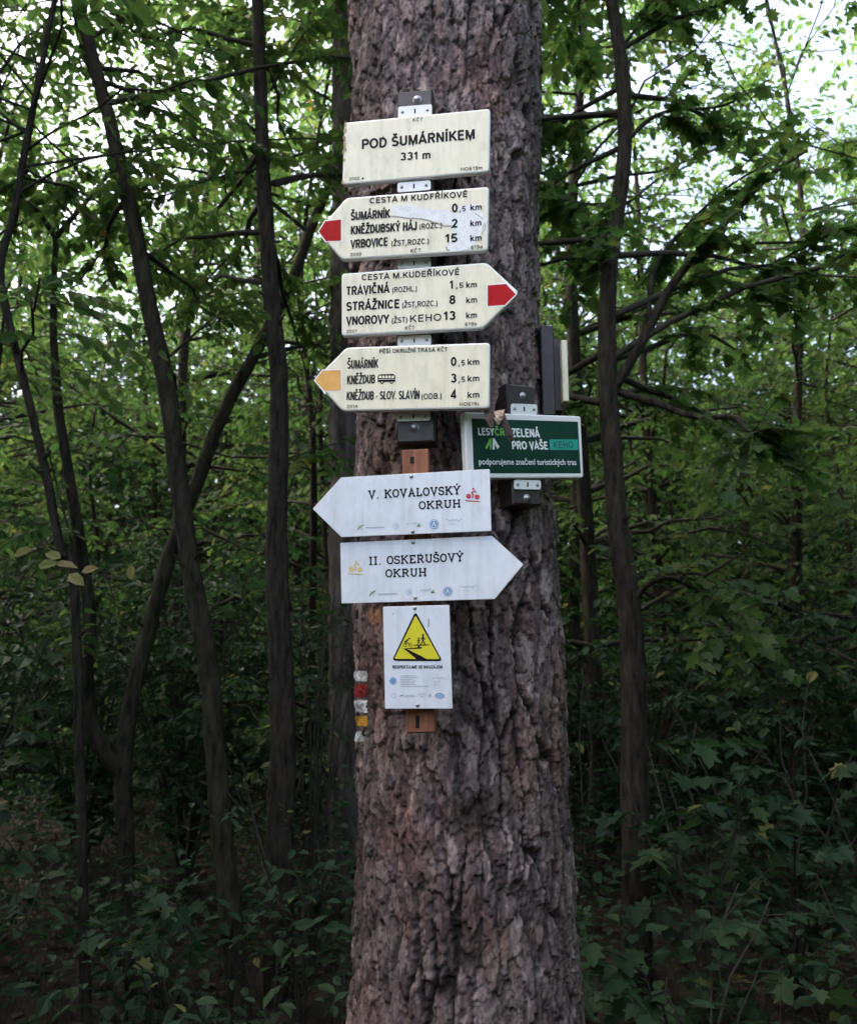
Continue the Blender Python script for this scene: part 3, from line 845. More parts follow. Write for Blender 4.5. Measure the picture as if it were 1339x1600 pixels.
dv = (t_ - b_) / (2 * half); vv = dv[0] * pb.u + dv[1] * pb.v; uu = np.cross(vv, pb.n); uu *= np.sign(uu[0])
box(gg, pb.w(mid, -.05)[0], uu * .041, vv * half, pb.n * .05, 0, .004)
gg.build("steel_bar", [M['brown']], root)
for px_, py_ in ((817.4, 619), (823.5, 778.5)):
    bolt("bolt", pb, px_, py_, .0105, 0, root)
tab(pb, 797, 837.6, 632, 648, .0045, root, -.03); tab(pb, 802, 843.4, 750.5, 765, .0045, root, -.02)

# loose bark flakes caught on top of the green sign
def flake(pts, wid, m, thick=.003):
    P = spline(pts, 12); gg = Geo(); w_ = np.interp(np.linspace(0, 1, 12), np.linspace(0, 1, len(wid)), wid)
    w_ = w_ * .85 * (1 + .10 * rng.standard_normal(12)); w_[-1] *= .4
    rows = []
    for i in range(12):
        for s_ in np.linspace(-1, 1, 5):
            rows.append(P[i] + np.array((s_ * w_[i], .25 * w_[i] * s_ * s_ - .003 * rng.random(), .2 * w_[i] * s_)))
    V = np.array(rows); V = np.vstack([V, V + np.array((0, thick, 0))])
    L = []
    for lay, fl in ((0, 1), (60, 0)):
        for i in range(11):
            for j in range(4):
                a = lay + i * 5 + j; f_ = [a, a + 1, a + 6, a + 5]
                L += f_ if fl else f_[::-1]
    edge = [i * 5 for i in range(12)] + [55 + j for j in range(1, 5)] + [i * 5 + 4 for i in range(10, -1, -1)] + [3, 2, 1]
    for k in range(len(edge)):
        a, b2_ = edge[k], edge[(k + 1) % len(edge)]
        L += [b2_, a, a + 60, b2_ + 60]
    gg.add(V, L, [4] * (len(L) // 4), 0, False)
    return gg, P
M['flake'] = noise_col(mat("loose_bark", (.13, .075, .06), .85), (.05, .032, .028), (.14, .09, .075), 70, .6)
M['flake_tan'] = noise_col(mat("loose_bark_tan", (.4, .3, .2), .85), (.22, .15, .10), (.40, .32, .24), 70, .5)
gf, P = flake([at(774, 590, 1.99), at(768, 625, 1.96), at(765, 645, 1.915), at(768, 668, 1.91)], [.012, .016, .014, .008], 'flake')
tag(gf.build("bark_flake", [M['flake']]), "long reddish strip of loose bark hanging over the green sign's top edge", "bark")
gf, P = flake([at(779, 645, 1.90), at(786, 658, 1.895), at(796, 678, 1.90), at(799, 690, 1.905)], [.016, .012, .010, .005], 'flake')
tag(gf.build("bark_flake", [M['flake']]), "small dark curled bark piece lying across the green sign's lettering", "bark")
gf, P = flake([at(780, 641, 1.90), at(780, 652, 1.888), at(778, 664, 1.89)], [.014, .011, .004], 'flake_tan')
tag(gf.build("bark_flake", [M['flake_tan']]), "pale tan bark chip on the green sign's upper rim", "bark")

# --- sign on the right flank of the trunk, seen edge-on
ps = Plane(866, 578, 2.25, 74, 0)
root = empty("side_sign", tuple(at(876, 580, 2.2)), "cream sign on brown bars, seen edge-on at the trunk's right side", "sign")
def upright(geo, x0, x1, y0, y1, Y0, Y1, m=0):
    a, b_ = at(x0, (y0 + y1) / 2, Y0), at(x1, (y0 + y1) / 2, Y0)
    zt, zb = at((x0 + x1) / 2, y0, Y0)[2], at((x0 + x1) / 2, y1, Y0)[2]
    c = np.array(((a[0] + b_[0]) / 2, (Y0 + Y1) / 2, (zt + zb) / 2))
    box(geo, c, ((b_[0] - a[0]) / 2, 0, 0), (0, 0, (zt - zb) / 2), (0, -(Y1 - Y0) / 2, 0), m, .0025)
gg = Geo(); upright(gg, 846, 866, 508, 648, 2.20, 2.32); gg.build("steel_bar", [M['brown']], root)
gg = Geo(); upright(gg, 864, 878, 530, 642, 2.215, 2.50); gg.build("back_plate", [M['brown']], root)
gg = Geo(); upright(gg, 878, 887.5, 531, 627, 2.185, 2.56); gg.build("panel", [M['cream']], root)

# --- white cycling signs on the wooden slat
pw = Plane(650, 925, SIGN_Y + .025, -6, .02)
root = empty("wooden_slat", tuple(pw.c), "orange-brown wooden batten behind the white signs", "batten")
gg = Geo(); t_, b_ = pw.uv(648.5, 702), pw.uv(657.5, 1145.5); mid = (t_ + b_) / 2; half = np.linalg.norm(t_ - b_) / 2
dv = (t_ - b_) / (2 * half); vv = dv[0] * pw.u + dv[1] * pw.v; uu = np.cross(vv, pw.n); uu *= np.sign(uu[0])
box(gg, pw.w(mid, -.02)[0], uu * .0325, vv * half, pw.n * .02, 0, .003)
for x, y, h in ((644, 719, 5.5), (652.5, 1128, 10)):
    gg.poly(pw.px([(x - 3, y - h), (x + 3, y - h), (x + 3.2, y + h), (x - 3.2, y + h)], .0008), 1)
gg.build("slat", [M['wood'], M['hole']], root)

def cyclist(p, px, py, m, m2, s=1.0):
    """small rider: two wheels, a bent body, a head and a ground line"""
    p.disc(px - 7 * s, py + 3 * s, 3.9 * s, m); p.disc(px + 6.5 * s, py + 4 * s, 3.9 * s, m)
    mm = p.pl.m(px, py)
    p.stroke([(px - 12 * s, py + 9.5 * s), (px + 11 * s, py + 11.5 * s)], 1.5 * mm * s, m2, False, .0001)
    p.disc(px + .5 * s, py - 8.5 * s, 1.7 * s, m2)
    p.stroke([(px - 3 * s, py - 3.2 * s), (px + 3.5 * s, py - 5.4 * s), (px + 5 * s, py - 2.8 * s)], 1.7 * mm * s, m2, False, .0002)
    p.stroke([(px - 3 * s, py - 2.8 * s), (px + .5 * s, py + .5 * s), (px - 1.2 * s, py + 5.5 * s)], 1.9 * mm * s, m2, False, .00025)

def small_logos(p, pts):
    """the faded row of partner emblems along a sign's lower edge"""
    (x1, y1), (x2, y2, x3), (cx1, cy1), (x4, y4), (cx2, cy2), (x5, y5) = pts
    mm = p.pl.m(x1, y1)
    p.stroke([(x1 - 5, y1 + 4), (x1 - 1, y1 - 1), (x1 + 5, y1 - 4)], 1.1 * mm, 'black'); p.stroke([(x1 - 4, y1 - 3), (x1 + 1, y1 - 1), (x1 + 2, y1 + 3)], 1.2 * mm, 'lime', False, .0001)
    p.stroke([(x2, y2), (x3, y2 - .8)], 1.9 * mm, 'grey_ink')
    p.ring(cx1, cy1, 4.6, .8 * mm, 'blue_pale'); p.disc(cx1 + .8, cy1, 2.4, 'blue_pale')
    p.text("HORŇ", x4 - 11, x4 + 6, y4 + 1.5, y4 + .5, 3.6, 'grey_ink'); p.stroke([(x4 + 5, y4 + 4), (x4 + 9, y4 - 1), (x4 + 12, y4 + 4)], 1.3 * mm, 'lime'); p.disc(x4 + 8, y4 + 3, 1.2, 'black')
    p.disc(cx2, cy2, 7.6, 'blue_ink'); p.ring(cx2, cy2, 6.0, .7 * mm, 'white_ink', None, .0002); p.stroke([(cx2 - 2.4, cy2 + 3), (cx2, cy2 - 3), (cx2 + 2.4, cy2 + 3)], 1.1 * mm, 'white_ink', False, .0003)
    for k in range(7):
        p.stroke([(x5 - 12 + k * 3.7, y5 - 3 + (k % 3) * 1.3), (x5 - 9.8 + k * 3.7, y5 - 3.6 + (k % 2) * 1.6)], 1.7 * mm, 'grey_ink')
    p.stroke([(x5 - 8, y5 + 4), (x5 + 3, y5 + 3.4)], .9 * mm, 'blue_pale')

NW = {'black': 'lettering', 'red_ink': 'cyclist_symbol', 'amber_ink': 'cyclist_symbol', 'lime': 'emblem', 'grey_ink': 'emblem', 'blue_pale': 'emblem', 'blue_ink': 'emblem', 'white_ink': 'emblem'}
def sheet_sign(name, label, poly, slope, yaw=-7, Y=SIGN_Y):
    cx_, cy_ = centre(poly)
    pl = Plane(cx_, cy_, Y, yaw, slope)
    root = empty(name, tuple(pl.c), label, "sign")
    gg = Geo(); plate(gg, pl, rounded([pl.uv(*q_) for q_ in poly], .0025, 3), .004, .0008, 0, 1, 2)
    gg.build("panel", [M['white'], M['rim'], M['sign_back']], root)
    return root, pl, Print(pl)
root, pl, p = sheet_sign("cycle_arrow_sign", "white left-pointing cycle arrow reading V. KOVALOVSKÝ OKRUH", [(533, 746), (765, 732.8), (767.6, 829.5), (533.5, 839.2), (488.8, 795)], .045)
p.slab("V. KOVALOVSKÝ", 575.6, 719.5, 779.4, 771.8, 12.6); p.slab("OKRUH", 654.6, 720, 795.7, 792.6, 12.2)
cyclist(p, 739, 772.5, 'red_ink', 'red_ink')
small_logos(p, [(563.5, 824), (571.5, 824.5, 600.5), (619, 821.3), (646, 819), (678, 819), (709, 815)])
p.build(root, NW)
for x, y in ((642.7, 744.5), (645, 830.6)):
    bolt("screw", pl, x, y, .0045, .0005, root)
root, pl, p = sheet_sign("cycle_arrow_sign", "white right-pointing cycle arrow reading II. OSKERUŠOVÝ OKRUH", [(531.8, 848.2), (768.4, 837.3), (817.6, 882), (772.8, 936), (533.6, 943)], .035, Y=SIGN_Y + .003)
p.slab("II. OSKERUŠOVÝ", 576.4, 724.2, 882.9, 876.6, 12.4); p.slab("OKRUH", 602.6, 666.7, 902.2, 900, 12.2)
cyclist(p, 556, 886, 'amber_ink', 'amber_ink')
small_logos(p, [(582, 927), (590.5, 928.3, 621), (639, 924.8), (668, 923), (699.5, 924), (731, 919)])
p.build(root, NW)
for x, y in ((645.5, 847.5), (649, 934)):
    bolt("screw", pl, x, y, .0045, .0005, root)
root, pl, p = sheet_sign("warning_sign", "small white upright notice with a yellow warning triangle", [(598.5, 948), (702, 945.3), (706.9, 1107.3), (601.7, 1107.3)], .012, -5)
mm = pl.m(650, 1000)
tri = rounded([(649.2, 955), (691.5, 1033), (612.2, 1032.5)], 7, 5)
p.poly([tuple(q_) for q_ in tri], 'black')
tri2 = rounded([(649.4, 961.5), (687.5, 1029.8), (616.3, 1029.3)], 3.5, 4)
p.poly([tuple(q_) for q_ in tri2], 'warn', .0003)
p.lift = .0013
p.stroke([(666, 1031), (658, 1026), (632.5, 1014), (659, 1012)], 2.2 * mm); p.poly([(632, 1014.5), (640, 1016), (667, 1029.8), (651, 1029.8)])
p.stroke([(646.5, 1008.2), (670, 1007.6)], 1.5 * mm); p.stroke([(655, 1008), (654, 1011)], 3 * mm)
for x in (632.6, 641.5):
    p.ring(x, 1008, 2.6, .7 * mm)
p.stroke([(632.6, 1008), (636, 1003.5), (641.5, 1008)], 1.0 * mm); p.stroke([(632, 1004), (638, 999)], 2.2 * mm); p.disc(639.8, 997.8, 1.4)
for x, y, s in ((661, 1001.5, 1.25), (654.2, 1003.5, .9)):
    p.disc(x, y - 7.5 * s, 1.3 * s); p.stroke([(x, y - 6 * s), (x, y)], 2.0 * s * mm)
    p.stroke([(x - 2.6 * s, y + 4.6 * s), (x, y - .5 * s), (x + 2.8 * s, y + 4.4 * s)], 1.1 * s * mm); p.stroke([(x - 3.2 * s, y - 1.5 * s), (x, y - 5 * s), (x + 3 * s, y - 2 * s)], .9 * s * mm)
p.lift = .0006
p.text("RESPEKTUJME SE NAVZÁJEM", 613.2, 691.2, 1044.5, 1044.2, 4.6, 'black', .012)
p.disc(614.2, 1063.8, 5.6, 'blue_ink'); p.ring(614.2, 1063.8, 4.4, .6 * mm, 'blue_pale', None, .0002)
for k in range(7):
    y = 1056 + k * 2.75
    p.stroke([(625.5, y), (625.5 + (24, 26, 20, 24, 22, 25, 45)[k], y - .2)], .75 * mm, 'grey_ink')
for k in range(5):
    p.stroke([(675.5 + k * 4.3, 1060 - (k % 2)), (678.8 + k * 4.3, 1059.5 - (k % 2))], 1.3 * mm, 'grey_ink')
for k in range(3):
    p.stroke([(677, 1064.5 + 3 * k), (688 - 3 * k, 1064.3 + 3 * k)], .6 * mm, 'grey_ink')
p.ring(615.5, 1086.8, 3.6, .6 * mm, 'grey_ink'); p.stroke([(625, 1088), (628, 1086.6), (629.5, 1085.6)], 1.1 * mm, 'black'); p.stroke([(631, 1087.3), (648.5, 1087.1)], 1.2 * mm, 'grey_ink')
p.text("HORŇ", 653, 663.5, 1086.2, 1085.9, 2.8, 'grey_ink'); p.stroke([(657, 1090), (659, 1087.6), (661, 1090)], .9 * mm, 'grey_ink')
p.disc(671.6, 1086.6, 2.2, 'grey_ink')
p.disc(687, 1087, 7.4, 'blue_ink', 4.2); p.ring(687, 1087.5, 4.4, .7 * mm, 'white_ink', 2.0, .0003)
p.stroke([(669.6, 967), (670, 972), (669.4, 979.5)], 2 * mm, 'patch_edge'); p.stroke([(614.8, 957.5), (613.9, 961)], 1.2 * mm, 'patch_edge')
p.build(root, {**NW, 'warn': 'warning_triangle', 'patch_edge': 'dropping_stain'})
for x, y in ((648, 950.3), (652.5, 1102)):
    bolt("screw", pl, x, y, .0045, .0005, root)

# ------------------------------------------------------------------ foliage
OV = (np.array([(0, 0, 0), (.28, .27, .05), (.68, .24, .04), (1, 0, -.10), (.68, -.24, .04), (.28, -.27, .05)]), [[0, 1, 2, 3], [0, 3, 4, 5]])
_mh = [(0, 0), (-.10, .20), (.05, .30), (.10, .52), (.32, .34), (.60, .55), (.60, .22), (.76, .20), (1.0, 0)]
MP = (np.array([(x, y, .10 * abs(y) - .10 * x * x) for x, y in _mh] + [(x, -y, .10 * abs(y) - .10 * x * x) for x, y in _mh[1:-1]]),
      [list(range(9)), [0, 8] + list(range(15, 8, -1))])
QD = (np.array([(0, 0, 0), (.45, .30, .05), (1, 0, -.08), (.45, -.30, .05)]), [[0, 1, 2, 3]])
def put_leaves(geo, C, ax, nr, size, tpl, mat=0):
    """N leaves: base points C, axes ax, normals nr, lengths size"""
    tv, tf = tpl
    ax = ax / (np.linalg.norm(ax, axis=1, keepdims=True) + 1e-9)
    nr = nr - (nr * ax).sum(1, keepdims=True) * ax
    nr = nr / (np.linalg.norm(nr, axis=1, keepdims=True) + 1e-9)
    sd = np.cross(nr, ax)
    s = size[:, None, None]
    V = C[:, None, :] + s * (tv[None, :, 0:1] * ax[:, None, :] + tv[None, :, 1:2] * sd[:, None, :] + tv[None, :, 2:3] * nr[:, None, :])
    N, k = len(C), len(tv)
    loc = np.concatenate([np.array(f) for f in tf]); tot = np.array([len(f) for f in tf])
    L = (np.arange(N)[:, None] * k + loc[None, :]).ravel()
    geo.add(V.reshape(-1, 3), L, np.tile(tot, N), mat)
def unit(v):
    return v / (np.linalg.norm(v, axis=-1, keepdims=True) + 1e-9)
def sprays(geo, base, direc, length, nleaf, lsize, tpl, leaf_m=0, twig_m=1, twig_r=.003, flat=.35, droop=.35, stray=0.0, yel=None):
    """M leafy twigs: leaves in two rows along each, held roughly level"""
    M_ = len(base)
    k = 4
    t = np.linspace(0, 1, k)
    dz = np.zeros((M_, k, 3)); dz[:, :, 2] = -droop * (t ** 2)[None, :] * length[:, None]
    bend = rng.standard_normal((M_, 1, 3)) * .12 * length[:, None, None] * (t ** 2)[None, :, None]
    P = base[:, None, :] + direc[:, None, :] * t[None, :, None] * length[:, None, None] + dz + bend
    if twig_r:
        tubes(geo, P, np.outer(np.ones(M_), np.linspace(twig_r, twig_r * .35, k)), 3, twig_m, False)
    u = (np.arange(nleaf) + .5 + rng.uniform(-.4, .4, (M_, nleaf))) / nleaf
    u = .12 + .9 * u
    f = np.clip(u * (k - 1), 0, k - 1.001); i = f.astype(int); f = (f - i)[..., None]
    r_ = np.arange(M_)[:, None]
    C = P[r_, i] * (1 - f) + P[r_, i + 1] * f
    T = unit(P[r_, i + 1] - P[r_, i])
    side = unit(np.cross(T, np.array((0, 0, 1.0))))
    sg = np.where(np.arange(nleaf) % 2 == 0, 1.0, -1.0)[None, :, None]
    ax = T * rng.uniform(.2, 1.0, (M_, nleaf, 1)) + side * sg * rng.uniform(.6, 1.1, (M_, nleaf, 1))
    ax[..., 2] -= rng.uniform(0, .75, (M_, nleaf))
    nr = np.array((0, 0, 1.0)) + rng.standard_normal((M_, nleaf, 3)) * flat
    C = C + rng.standard_normal(C.shape) * .02 * (length[:, None, None] if stray == 0 else stray)
    sz = lsize * rng.uniform(.45, 1.25, (M_, nleaf))
    C, ax, nr, sz = C.reshape(-1, 3), unit(ax).reshape(-1, 3), nr.reshape(-1, 3), sz.ravel()
    if yel:
        y = rng.random(len(C)) < yel[0]
        put_leaves(geo, C[y], ax[y], nr[y], sz[y], tpl, yel[1]); C, ax, nr, sz = C[~y], ax[~y], nr[~y], sz[~y]
    put_leaves(geo, C, ax, nr, sz, tpl, leaf_m)

def limb(geo, pts, r0, r1, n_=16, sides=8, m=0, lump=.05):
    P = spline(pts, n_)
    tubes(geo, P[None], np.linspace(r0, r1, n_)[None] , sides, m, True, lump)
    return P
def branchwork(path, radii, zlo, zhi, nb, lmin, lmax, rise=.35, spread=None):
    """side branches off a trunk path: returns list of polylines (nb,6,3) and radii"""
    z = path[:, 2]
    out_, rad = [], []
    for k in range(nb):
        zz = rng.uniform(zlo, zhi); i = int(np.argmin(np.abs(z - zz)))
        a = rng.uniform(0, 2 * math.pi) if spread is None else rng.uniform(*spread)
        L_ = rng.uniform(lmin, lmax)
        d = np.array((math.cos(a), math.sin(a), rise + rng.normal(0, .2)))
        b_ = path[i]
        P = [b_ + d * L_ * t + np.array((0, 0, -.18 * L_ * t * t)) + rng.normal(0, .04 * L_, 3) * t for t in np.linspace(0, 1, 6)]
        out_.append(P); rad.append(np.linspace(min(radii[i] * .45, .028), .004, 6))
    return np.array(out_), np.array(rad)
def leafy(geo, br, per, slen, nleaf, lsize, tpl, lm=0, tm=1, yel=None, tr=.003, start=.2, flat=.35):
    """sprays all along a set of branches"""
    M_, k, _ = br.shape
    u = rng.uniform(start, 1.0, (M_, per)); f = u * (k - 1.001); i = f.astype(int); f = (f - i)[..., None]
    r_ = np.arange(M_)[:, None]
    B = br[r_, i] * (1 - f) + br[r_, np.minimum(i + 1, k - 1)] * f
    T = unit(br[r_, np.minimum(i + 1, k - 1)] - br[r_, i])
    a = rng.uniform(-1.3, 1.3, (M_, per))
    c, s = np.cos(a)[..., None], np.sin(a)[..., None]
    side = unit(np.cross(T, np.array((0, 0, 1.0))))
    D = T * c + side * s
    D[..., 2] = D[..., 2] * .5 + rng.normal(.05, .25, (M_, per))
    D = unit(D).reshape(-1, 3); B = B.reshape(-1, 3)
    sprays(geo, B, D, slen * rng.uniform(.6, 1.3, len(B)), nleaf, lsize, tpl, lm, tm, tr, flat, .3, 0.0, yel)

def extend(P, zt, wob=.05):
    """carry a traced trunk down into the soil and up to height zt"""
    P = [np.array(p) for p in P]
    if P[0][2] < P[-1][2]:
        P = P[::-1]                      # top first
    d = unit(P[-1] - P[-2]); b_ = P[-1]
    gz = float(ground_z(b_[0], b_[1])) - .1
    if b_[2] > gz:
        P.append(b_ + np.array((d[0] * .3, d[1] * .3, -1)) * (b_[2] - gz))
    d = unit(P[0] - P[1]); t_ = P[0]
    while t_[2] < zt:
        t_ = t_ + np.array((d[0] * .5 + rng.normal(0, wob), d[1] * .5 + rng.normal(0, wob), .9)); P.insert(0, t_)
    return np.array(P[::-1])             # bottom first

LM = [M['leaf'], M['twig'], M['leaf_yellow']]
LD = [M['leaf_dark'], M['twig'], M['leaf_yellow']]
def near_tree(label, traced, Y, w0, w1, zt, limbs=(), nb=30, zlo=2.6, lmin=.8, lmax=2.2, per=7, lsize=.072, tpl=OV, trunk_m='trunk', nleaf=12, group=None, name="broadleaf_tree", forks=(), spread=None):
    """a tree whose trunk follows pixels traced from the photograph, at its own distance Y; Y may vary along it"""
    pts = [at(x, y, (Y if not isinstance(Y, (list, tuple)) else Y[i])) for i, (x, y) in enumerate(traced)]
    path = spline(extend(pts, zt), 150)
    path += np.stack([.012 * (fbm(path[:, 2] * 3, path[:, 2] * 0 + 3.3 * len(label), 7) - .5), .012 * (fbm(path[:, 2] * 3, path[:, 2] * 0 + 1.7 * len(label), 9) - .5), path[:, 2] * 0], 1)
    root = empty(name, tuple(path[0] + np.array((0, 0, .1))), label, "tree", group)
    rad = np.interp(path[:, 2], [0, 3.5, zt], [w0 * .41, w1 * .41, .015]) * (1 + .16 * (fbm(path[:, 2] * 5, path[:, 2] * 0 + len(label), 3) - .5))
    gt = Geo(); tubes(gt, path[None], rad[None], 20, 0, True, .03)
    for k in range(9):                   # stubs of shed twigs
        i = int(rng.integers(8, 90)); a = rng.uniform(0, 6.28); d = np.array((math.cos(a), math.sin(a), .5))
        tubes(gt, (path[i] + np.outer(np.linspace(.6 * rad[i], rad[i] + rng.uniform(.015, .07), 4), d))[None], np.linspace(.011, .006, 4)[None], 6, 0, True, .12)
    gt.build("trunk", [M[trunk_m]], root)
    polys = []
    for spec in limbs:
        pp, yy, r0 = spec
        P = spline([at(x, y, q_) for (x, y), q_ in zip(pp, np.linspace(yy[0], yy[1], len(pp)))], 18)
        gl = Geo(); tubes(gl, P[None], np.linspace(r0, r0 * .3, 18)[None], 8, 0, True, .05)
        gl.build("limb", [M[trunk_m]], root)
        polys.append(P[::3][:6])
    gc = Geo()
    if nb:
        br, brr = branchwork(path, rad, zlo, min(5.6, zt * .9), nb // 2, lmin, lmax, spread=spread)
        tubes(gc, br, brr, 5, 1, True)
        leafy(gc, br, per + 4, .42, nleaf, lsize, tpl, 0, 1, (.012, 2))
        br, brr = branchwork(path, rad, min(5.6, zt * .8), zt * .97, nb, 1.2, 3.0)
        tubes(gc, br, brr, 5, 1, True)
        leafy(gc, br, 14, .45, 12, .12, OV, 0, 1, (.012, 2))
    if polys:
        leafy(gc, np.array([p[:6] for p in polys]), 11 if len(polys) > 6 else 9, .38, nleaf, lsize, tpl, 0, 1, (.012, 2), .003, .35)
    if nb or polys:
        gc.build("crown", LM, root)
    return root, path

# traced young trees left of the pine
near_tree("slim dark tree leaning left, nearest to the photo's left edge of the tall trunks", [(108, -40), (120, 0), (165, 160), (205, 330), (232, 470), (262, 620), (283, 780), (300, 900), (325, 1040), (338, 1200), (355, 1380), (378, 1600)], 4.1, .128, .105, 8.5,
    [([(140, 60), (215, 25), (330, 75), (390, 100)], (4.1, 4.6), .012), ([(262, 560), (330, 500), (395, 455)], (4.1, 4.3), .008)], nb=18, zlo=3.4, trunk_m='trunk_moss', spread=(.1, 3.0))
near_tree("straight upright dark trunk standing between the leaning tree and the pine", [(402, -40), (403, 0), (408, 160), (415, 330), (424, 470), (437, 600), (434, 760), (432, 880), (437, 1000), (443, 1160), (437, 1320), (436, 1600)], 4.45, .19, .115, 9.5,
    [([(424, 140), (470, 60), (500, 20)], (4.45, 4.6), .010), ([(430, 290), (500, 275), (545, 285)], (4.45, 4.9), .010), ([(410, 262), (330, 280), (240, 310), (190, 300)], (4.45, 4.2), .008), ([(440, 720), (500, 700), (540, 690)], (4.45, 4.9), .006)], nb=22, zlo=3.4, spread=(.1, 3.0))
root, path = near_tree("forked slim tree whose right stem leans far over behind the upright trunk", [(552, -60), (545, 60), (532, 230), (497, 330), (455, 440), (405, 540), (352, 640), (306, 760), (262, 880), (228, 1000), (203, 1110), (193, 1200), (197, 1330), (203, 1600)],
    [6.0, 6.0, 5.9, 5.8, 5.6, 5.5, 5.4, 5.3, 5.2, 5.1, 5.0, 4.95, 4.9, 4.8],   .125, .105, 8.0, 
    [([(190, 1205), (150, 1150), (133, 1070), (142, 980), (118, 800), (92, 640), (84, 500), (88, 368)], (4.95, 4.8), .055), ([(88, 370), (50, 320), (-10, 275)], (4.8, 4.7), .020), ([(88, 370), (140, 310), (185, 262), (300, 195)], (4.8, 5.0), .018), ([(150, 1150), (130, 930), (75, 700)], (5.0, 5.3), .018)], nb=16, zlo=3.6, trunk_m='trunk_moss')
root, path = near_tree("thin crooked sapling stem at the left edge of the photo", [(66, 100), (45, 210), (22, 330), (2, 420), (12, 490), (42, 610), (72, 740), (95, 860), (118, 940)], 3.9, .06, .045, 5.0,
    [([(0, 115), (40, 60), (95, 30)], (3.9, 4.1), .008)], nb=10, zlo=3.0, lmax=1.3, lsize=.08)
gy = Geo()
for px_, py_, dx, dy, L_ in ((22, 868, 1, .35, .05), (60, 884, 1, .1, .05), (84, 880, 1, -.1, .055), (108, 897, .8, -.5, .05), (128, 893, 1, .25, .04), (203, 905, .1, .9, .035), (96, 872, -.9, .3, .045)):
    c_ = at(px_, py_, 2.9)
    put_leaves(gy, c_[None], np.array([(dx, rng.normal(0, .2), dy)]), np.array([(.2, -1, .6)]) + rng.normal(0, .2, (1, 3)), np.array([L_ * 1.5]), OV)
tw = spline([at(-10, 872, 2.95), at(60, 882, 2.92), at(110, 893, 2.9), at(205, 903, 2.92)], 10)
tubes(gy, tw[None], np.full((1, 10), .0016), 4, 1)
o = gy.build("leafy_twig", [M['leaf_yellow'], M['twig']], root); o["label"] = "twig with a few pale yellowing leaves"
# traced trees right of the pine
near_tree("dark slightly bowed trunk right of the pine with long limbs reaching right", [(945, -60), (958, 20), (973, 130), (976, 240), (962, 340), (950, 430), (949, 560), (955, 700), (966, 830), (983, 950), (989, 1080), (992, 1250), (994, 1420), (996, 1600)], 4.3, .185, .115, 9.0,
    [([(950, 450), (934, 400), (930, 352)], (4.3, 4.3), .016), ([(957, 610), (1000, 540), (1045, 452), (1095, 390), (1150, 330), (1205, 272), (1260, 235)], (4.3, 4.0), .030), ([(1012, 520), (1022, 420), (1075, 350), (1140, 290), (1200, 255)], (4.25, 4.5), .016),
     ([(975, 225), (1010, 190), (1050, 172), (1130, 165), (1200, 125)], (4.3, 4.0), .015), ([(965, 612), (1030, 632), (1080, 650), (1155, 655), (1175, 690), (1178, 708)], (4.3, 3.9), .022), ([(1150, 655), (1172, 676), (1210, 668)], (3.95, 3.9), .010),
     ([(985, 945), (1010, 915), (1045, 903), (1085, 922), (1120, 955), (1145, 985)], (4.3, 3.9), .018), ([(965, 320), (910, 318), (845, 305)], (4.3, 4.6), .013), ([(968, 180), (900, 185), (840, 195)], (4.3, 4.6), .012),
     ([(952, 625), (905, 625), (880, 605)], (4.3, 4.5), .018), ([(975, 70), (1000, 35), (1015, 10)], (4.3, 4.3), .012), ([(1180, 380), (1270, 375), (1360, 345)], (4.4, 4.0), .010)], nb=34, zlo=3.0, lsize=.080, tpl=MP, per=7, spread=(-.5, 3.0))

# crown of the big pine, high above the picture, added to dim the light below
px0 = [np.array((float(trunk_at(z_)[0]), TY, z_)) for z_ in np.linspace(6.5, 12, 30)]
gc = Geo(); br, brr = branchwork(np.array(px0), np.full(30, .07), 6.6, 11.8, 24, 1.2, 3.0, .15); tubes(gc, br, brr, 5, 1, True)
leafy(gc, br, 16, .4, 26, .10, (QD[0] * np.array((1, .12, 1)), QD[1]), 0, 1, None, .005, .3, 1.0)
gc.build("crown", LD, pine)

# a second old pine half hidden behind the first one
pp = spline(extend([at(x, y, 5.6) for x, y in [(552, -60), (556, 60), (560, 300), (562, 640), (568, 1000), (574, 1400)]], 12), 240)
root = empty("pine_tree", tuple(pp[0]), "dark old pine trunk half hidden behind the pine with the signs", "tree")
gt = Geo(); tubes(gt, pp[None], np.interp(pp[:, 2], [0, 4, 12], [.24, .20, .12])[None], 40, 0, True, .045)
M['old_bark'] = noise_col(mat("dark_furrowed_bark", (.07, .06, .055), .9, .2), (.03, .025, .023), (.12, .105, .10), 14, 1.0, 7, (1, 1, .22), .38, .62, .04)
gt.build("trunk", [M['old_bark']], root)
gc = Geo(); br, brr = branchwork(pp, np.full(240, .1), 7, 11.5, 22, 1.0, 2.6); tubes(gc, br, brr, 5, 1, True)
leafy(gc, br, 9, .4, 12, .09, QD, 0, 1)
gc.build("crown", LD, root)

# ------------------------------------------------------------------ trees deeper in the wood: three builds, many copies
protos = []
for k in range(4):
    hgt = (8.5, 10.0, 7.0, 11.5)[k]; cr = (2.2, 2.4, 2.0, 2.6)[k]; z0 = (.9, 1.4, .7, 1.6)[k]
    P = spline([np.array((0, 0, -.3))] + [np.array((rng.normal(0, .16) * t * 1.6, rng.normal(0, .16) * t * 1.6, hgt * t)) for t in (.2, .45, .7, 1.0)], 26)
    rad = np.interp(P[:, 2], [0, hgt], [(.06, .075, .045, .085)[k], .010])
    gt = Geo(); tubes(gt, P[None], rad[None], 9, 0, True, .04)
    mt = gt.mesh("trunk", [M['trunk']])
    gc = Geo(); br, brr = branchwork(P, rad, z0, hgt * .96, (60, 66, 48, 70)[k], .7, cr); tubes(gc, br, brr, 4, 1, True)
    leafy(gc, br, 7, .5, 9, .098, OV, 0, 1, (.01, 2), .003, .12)
    protos.append((mt, gc.mesh("crown", LM), hgt))
spots = []
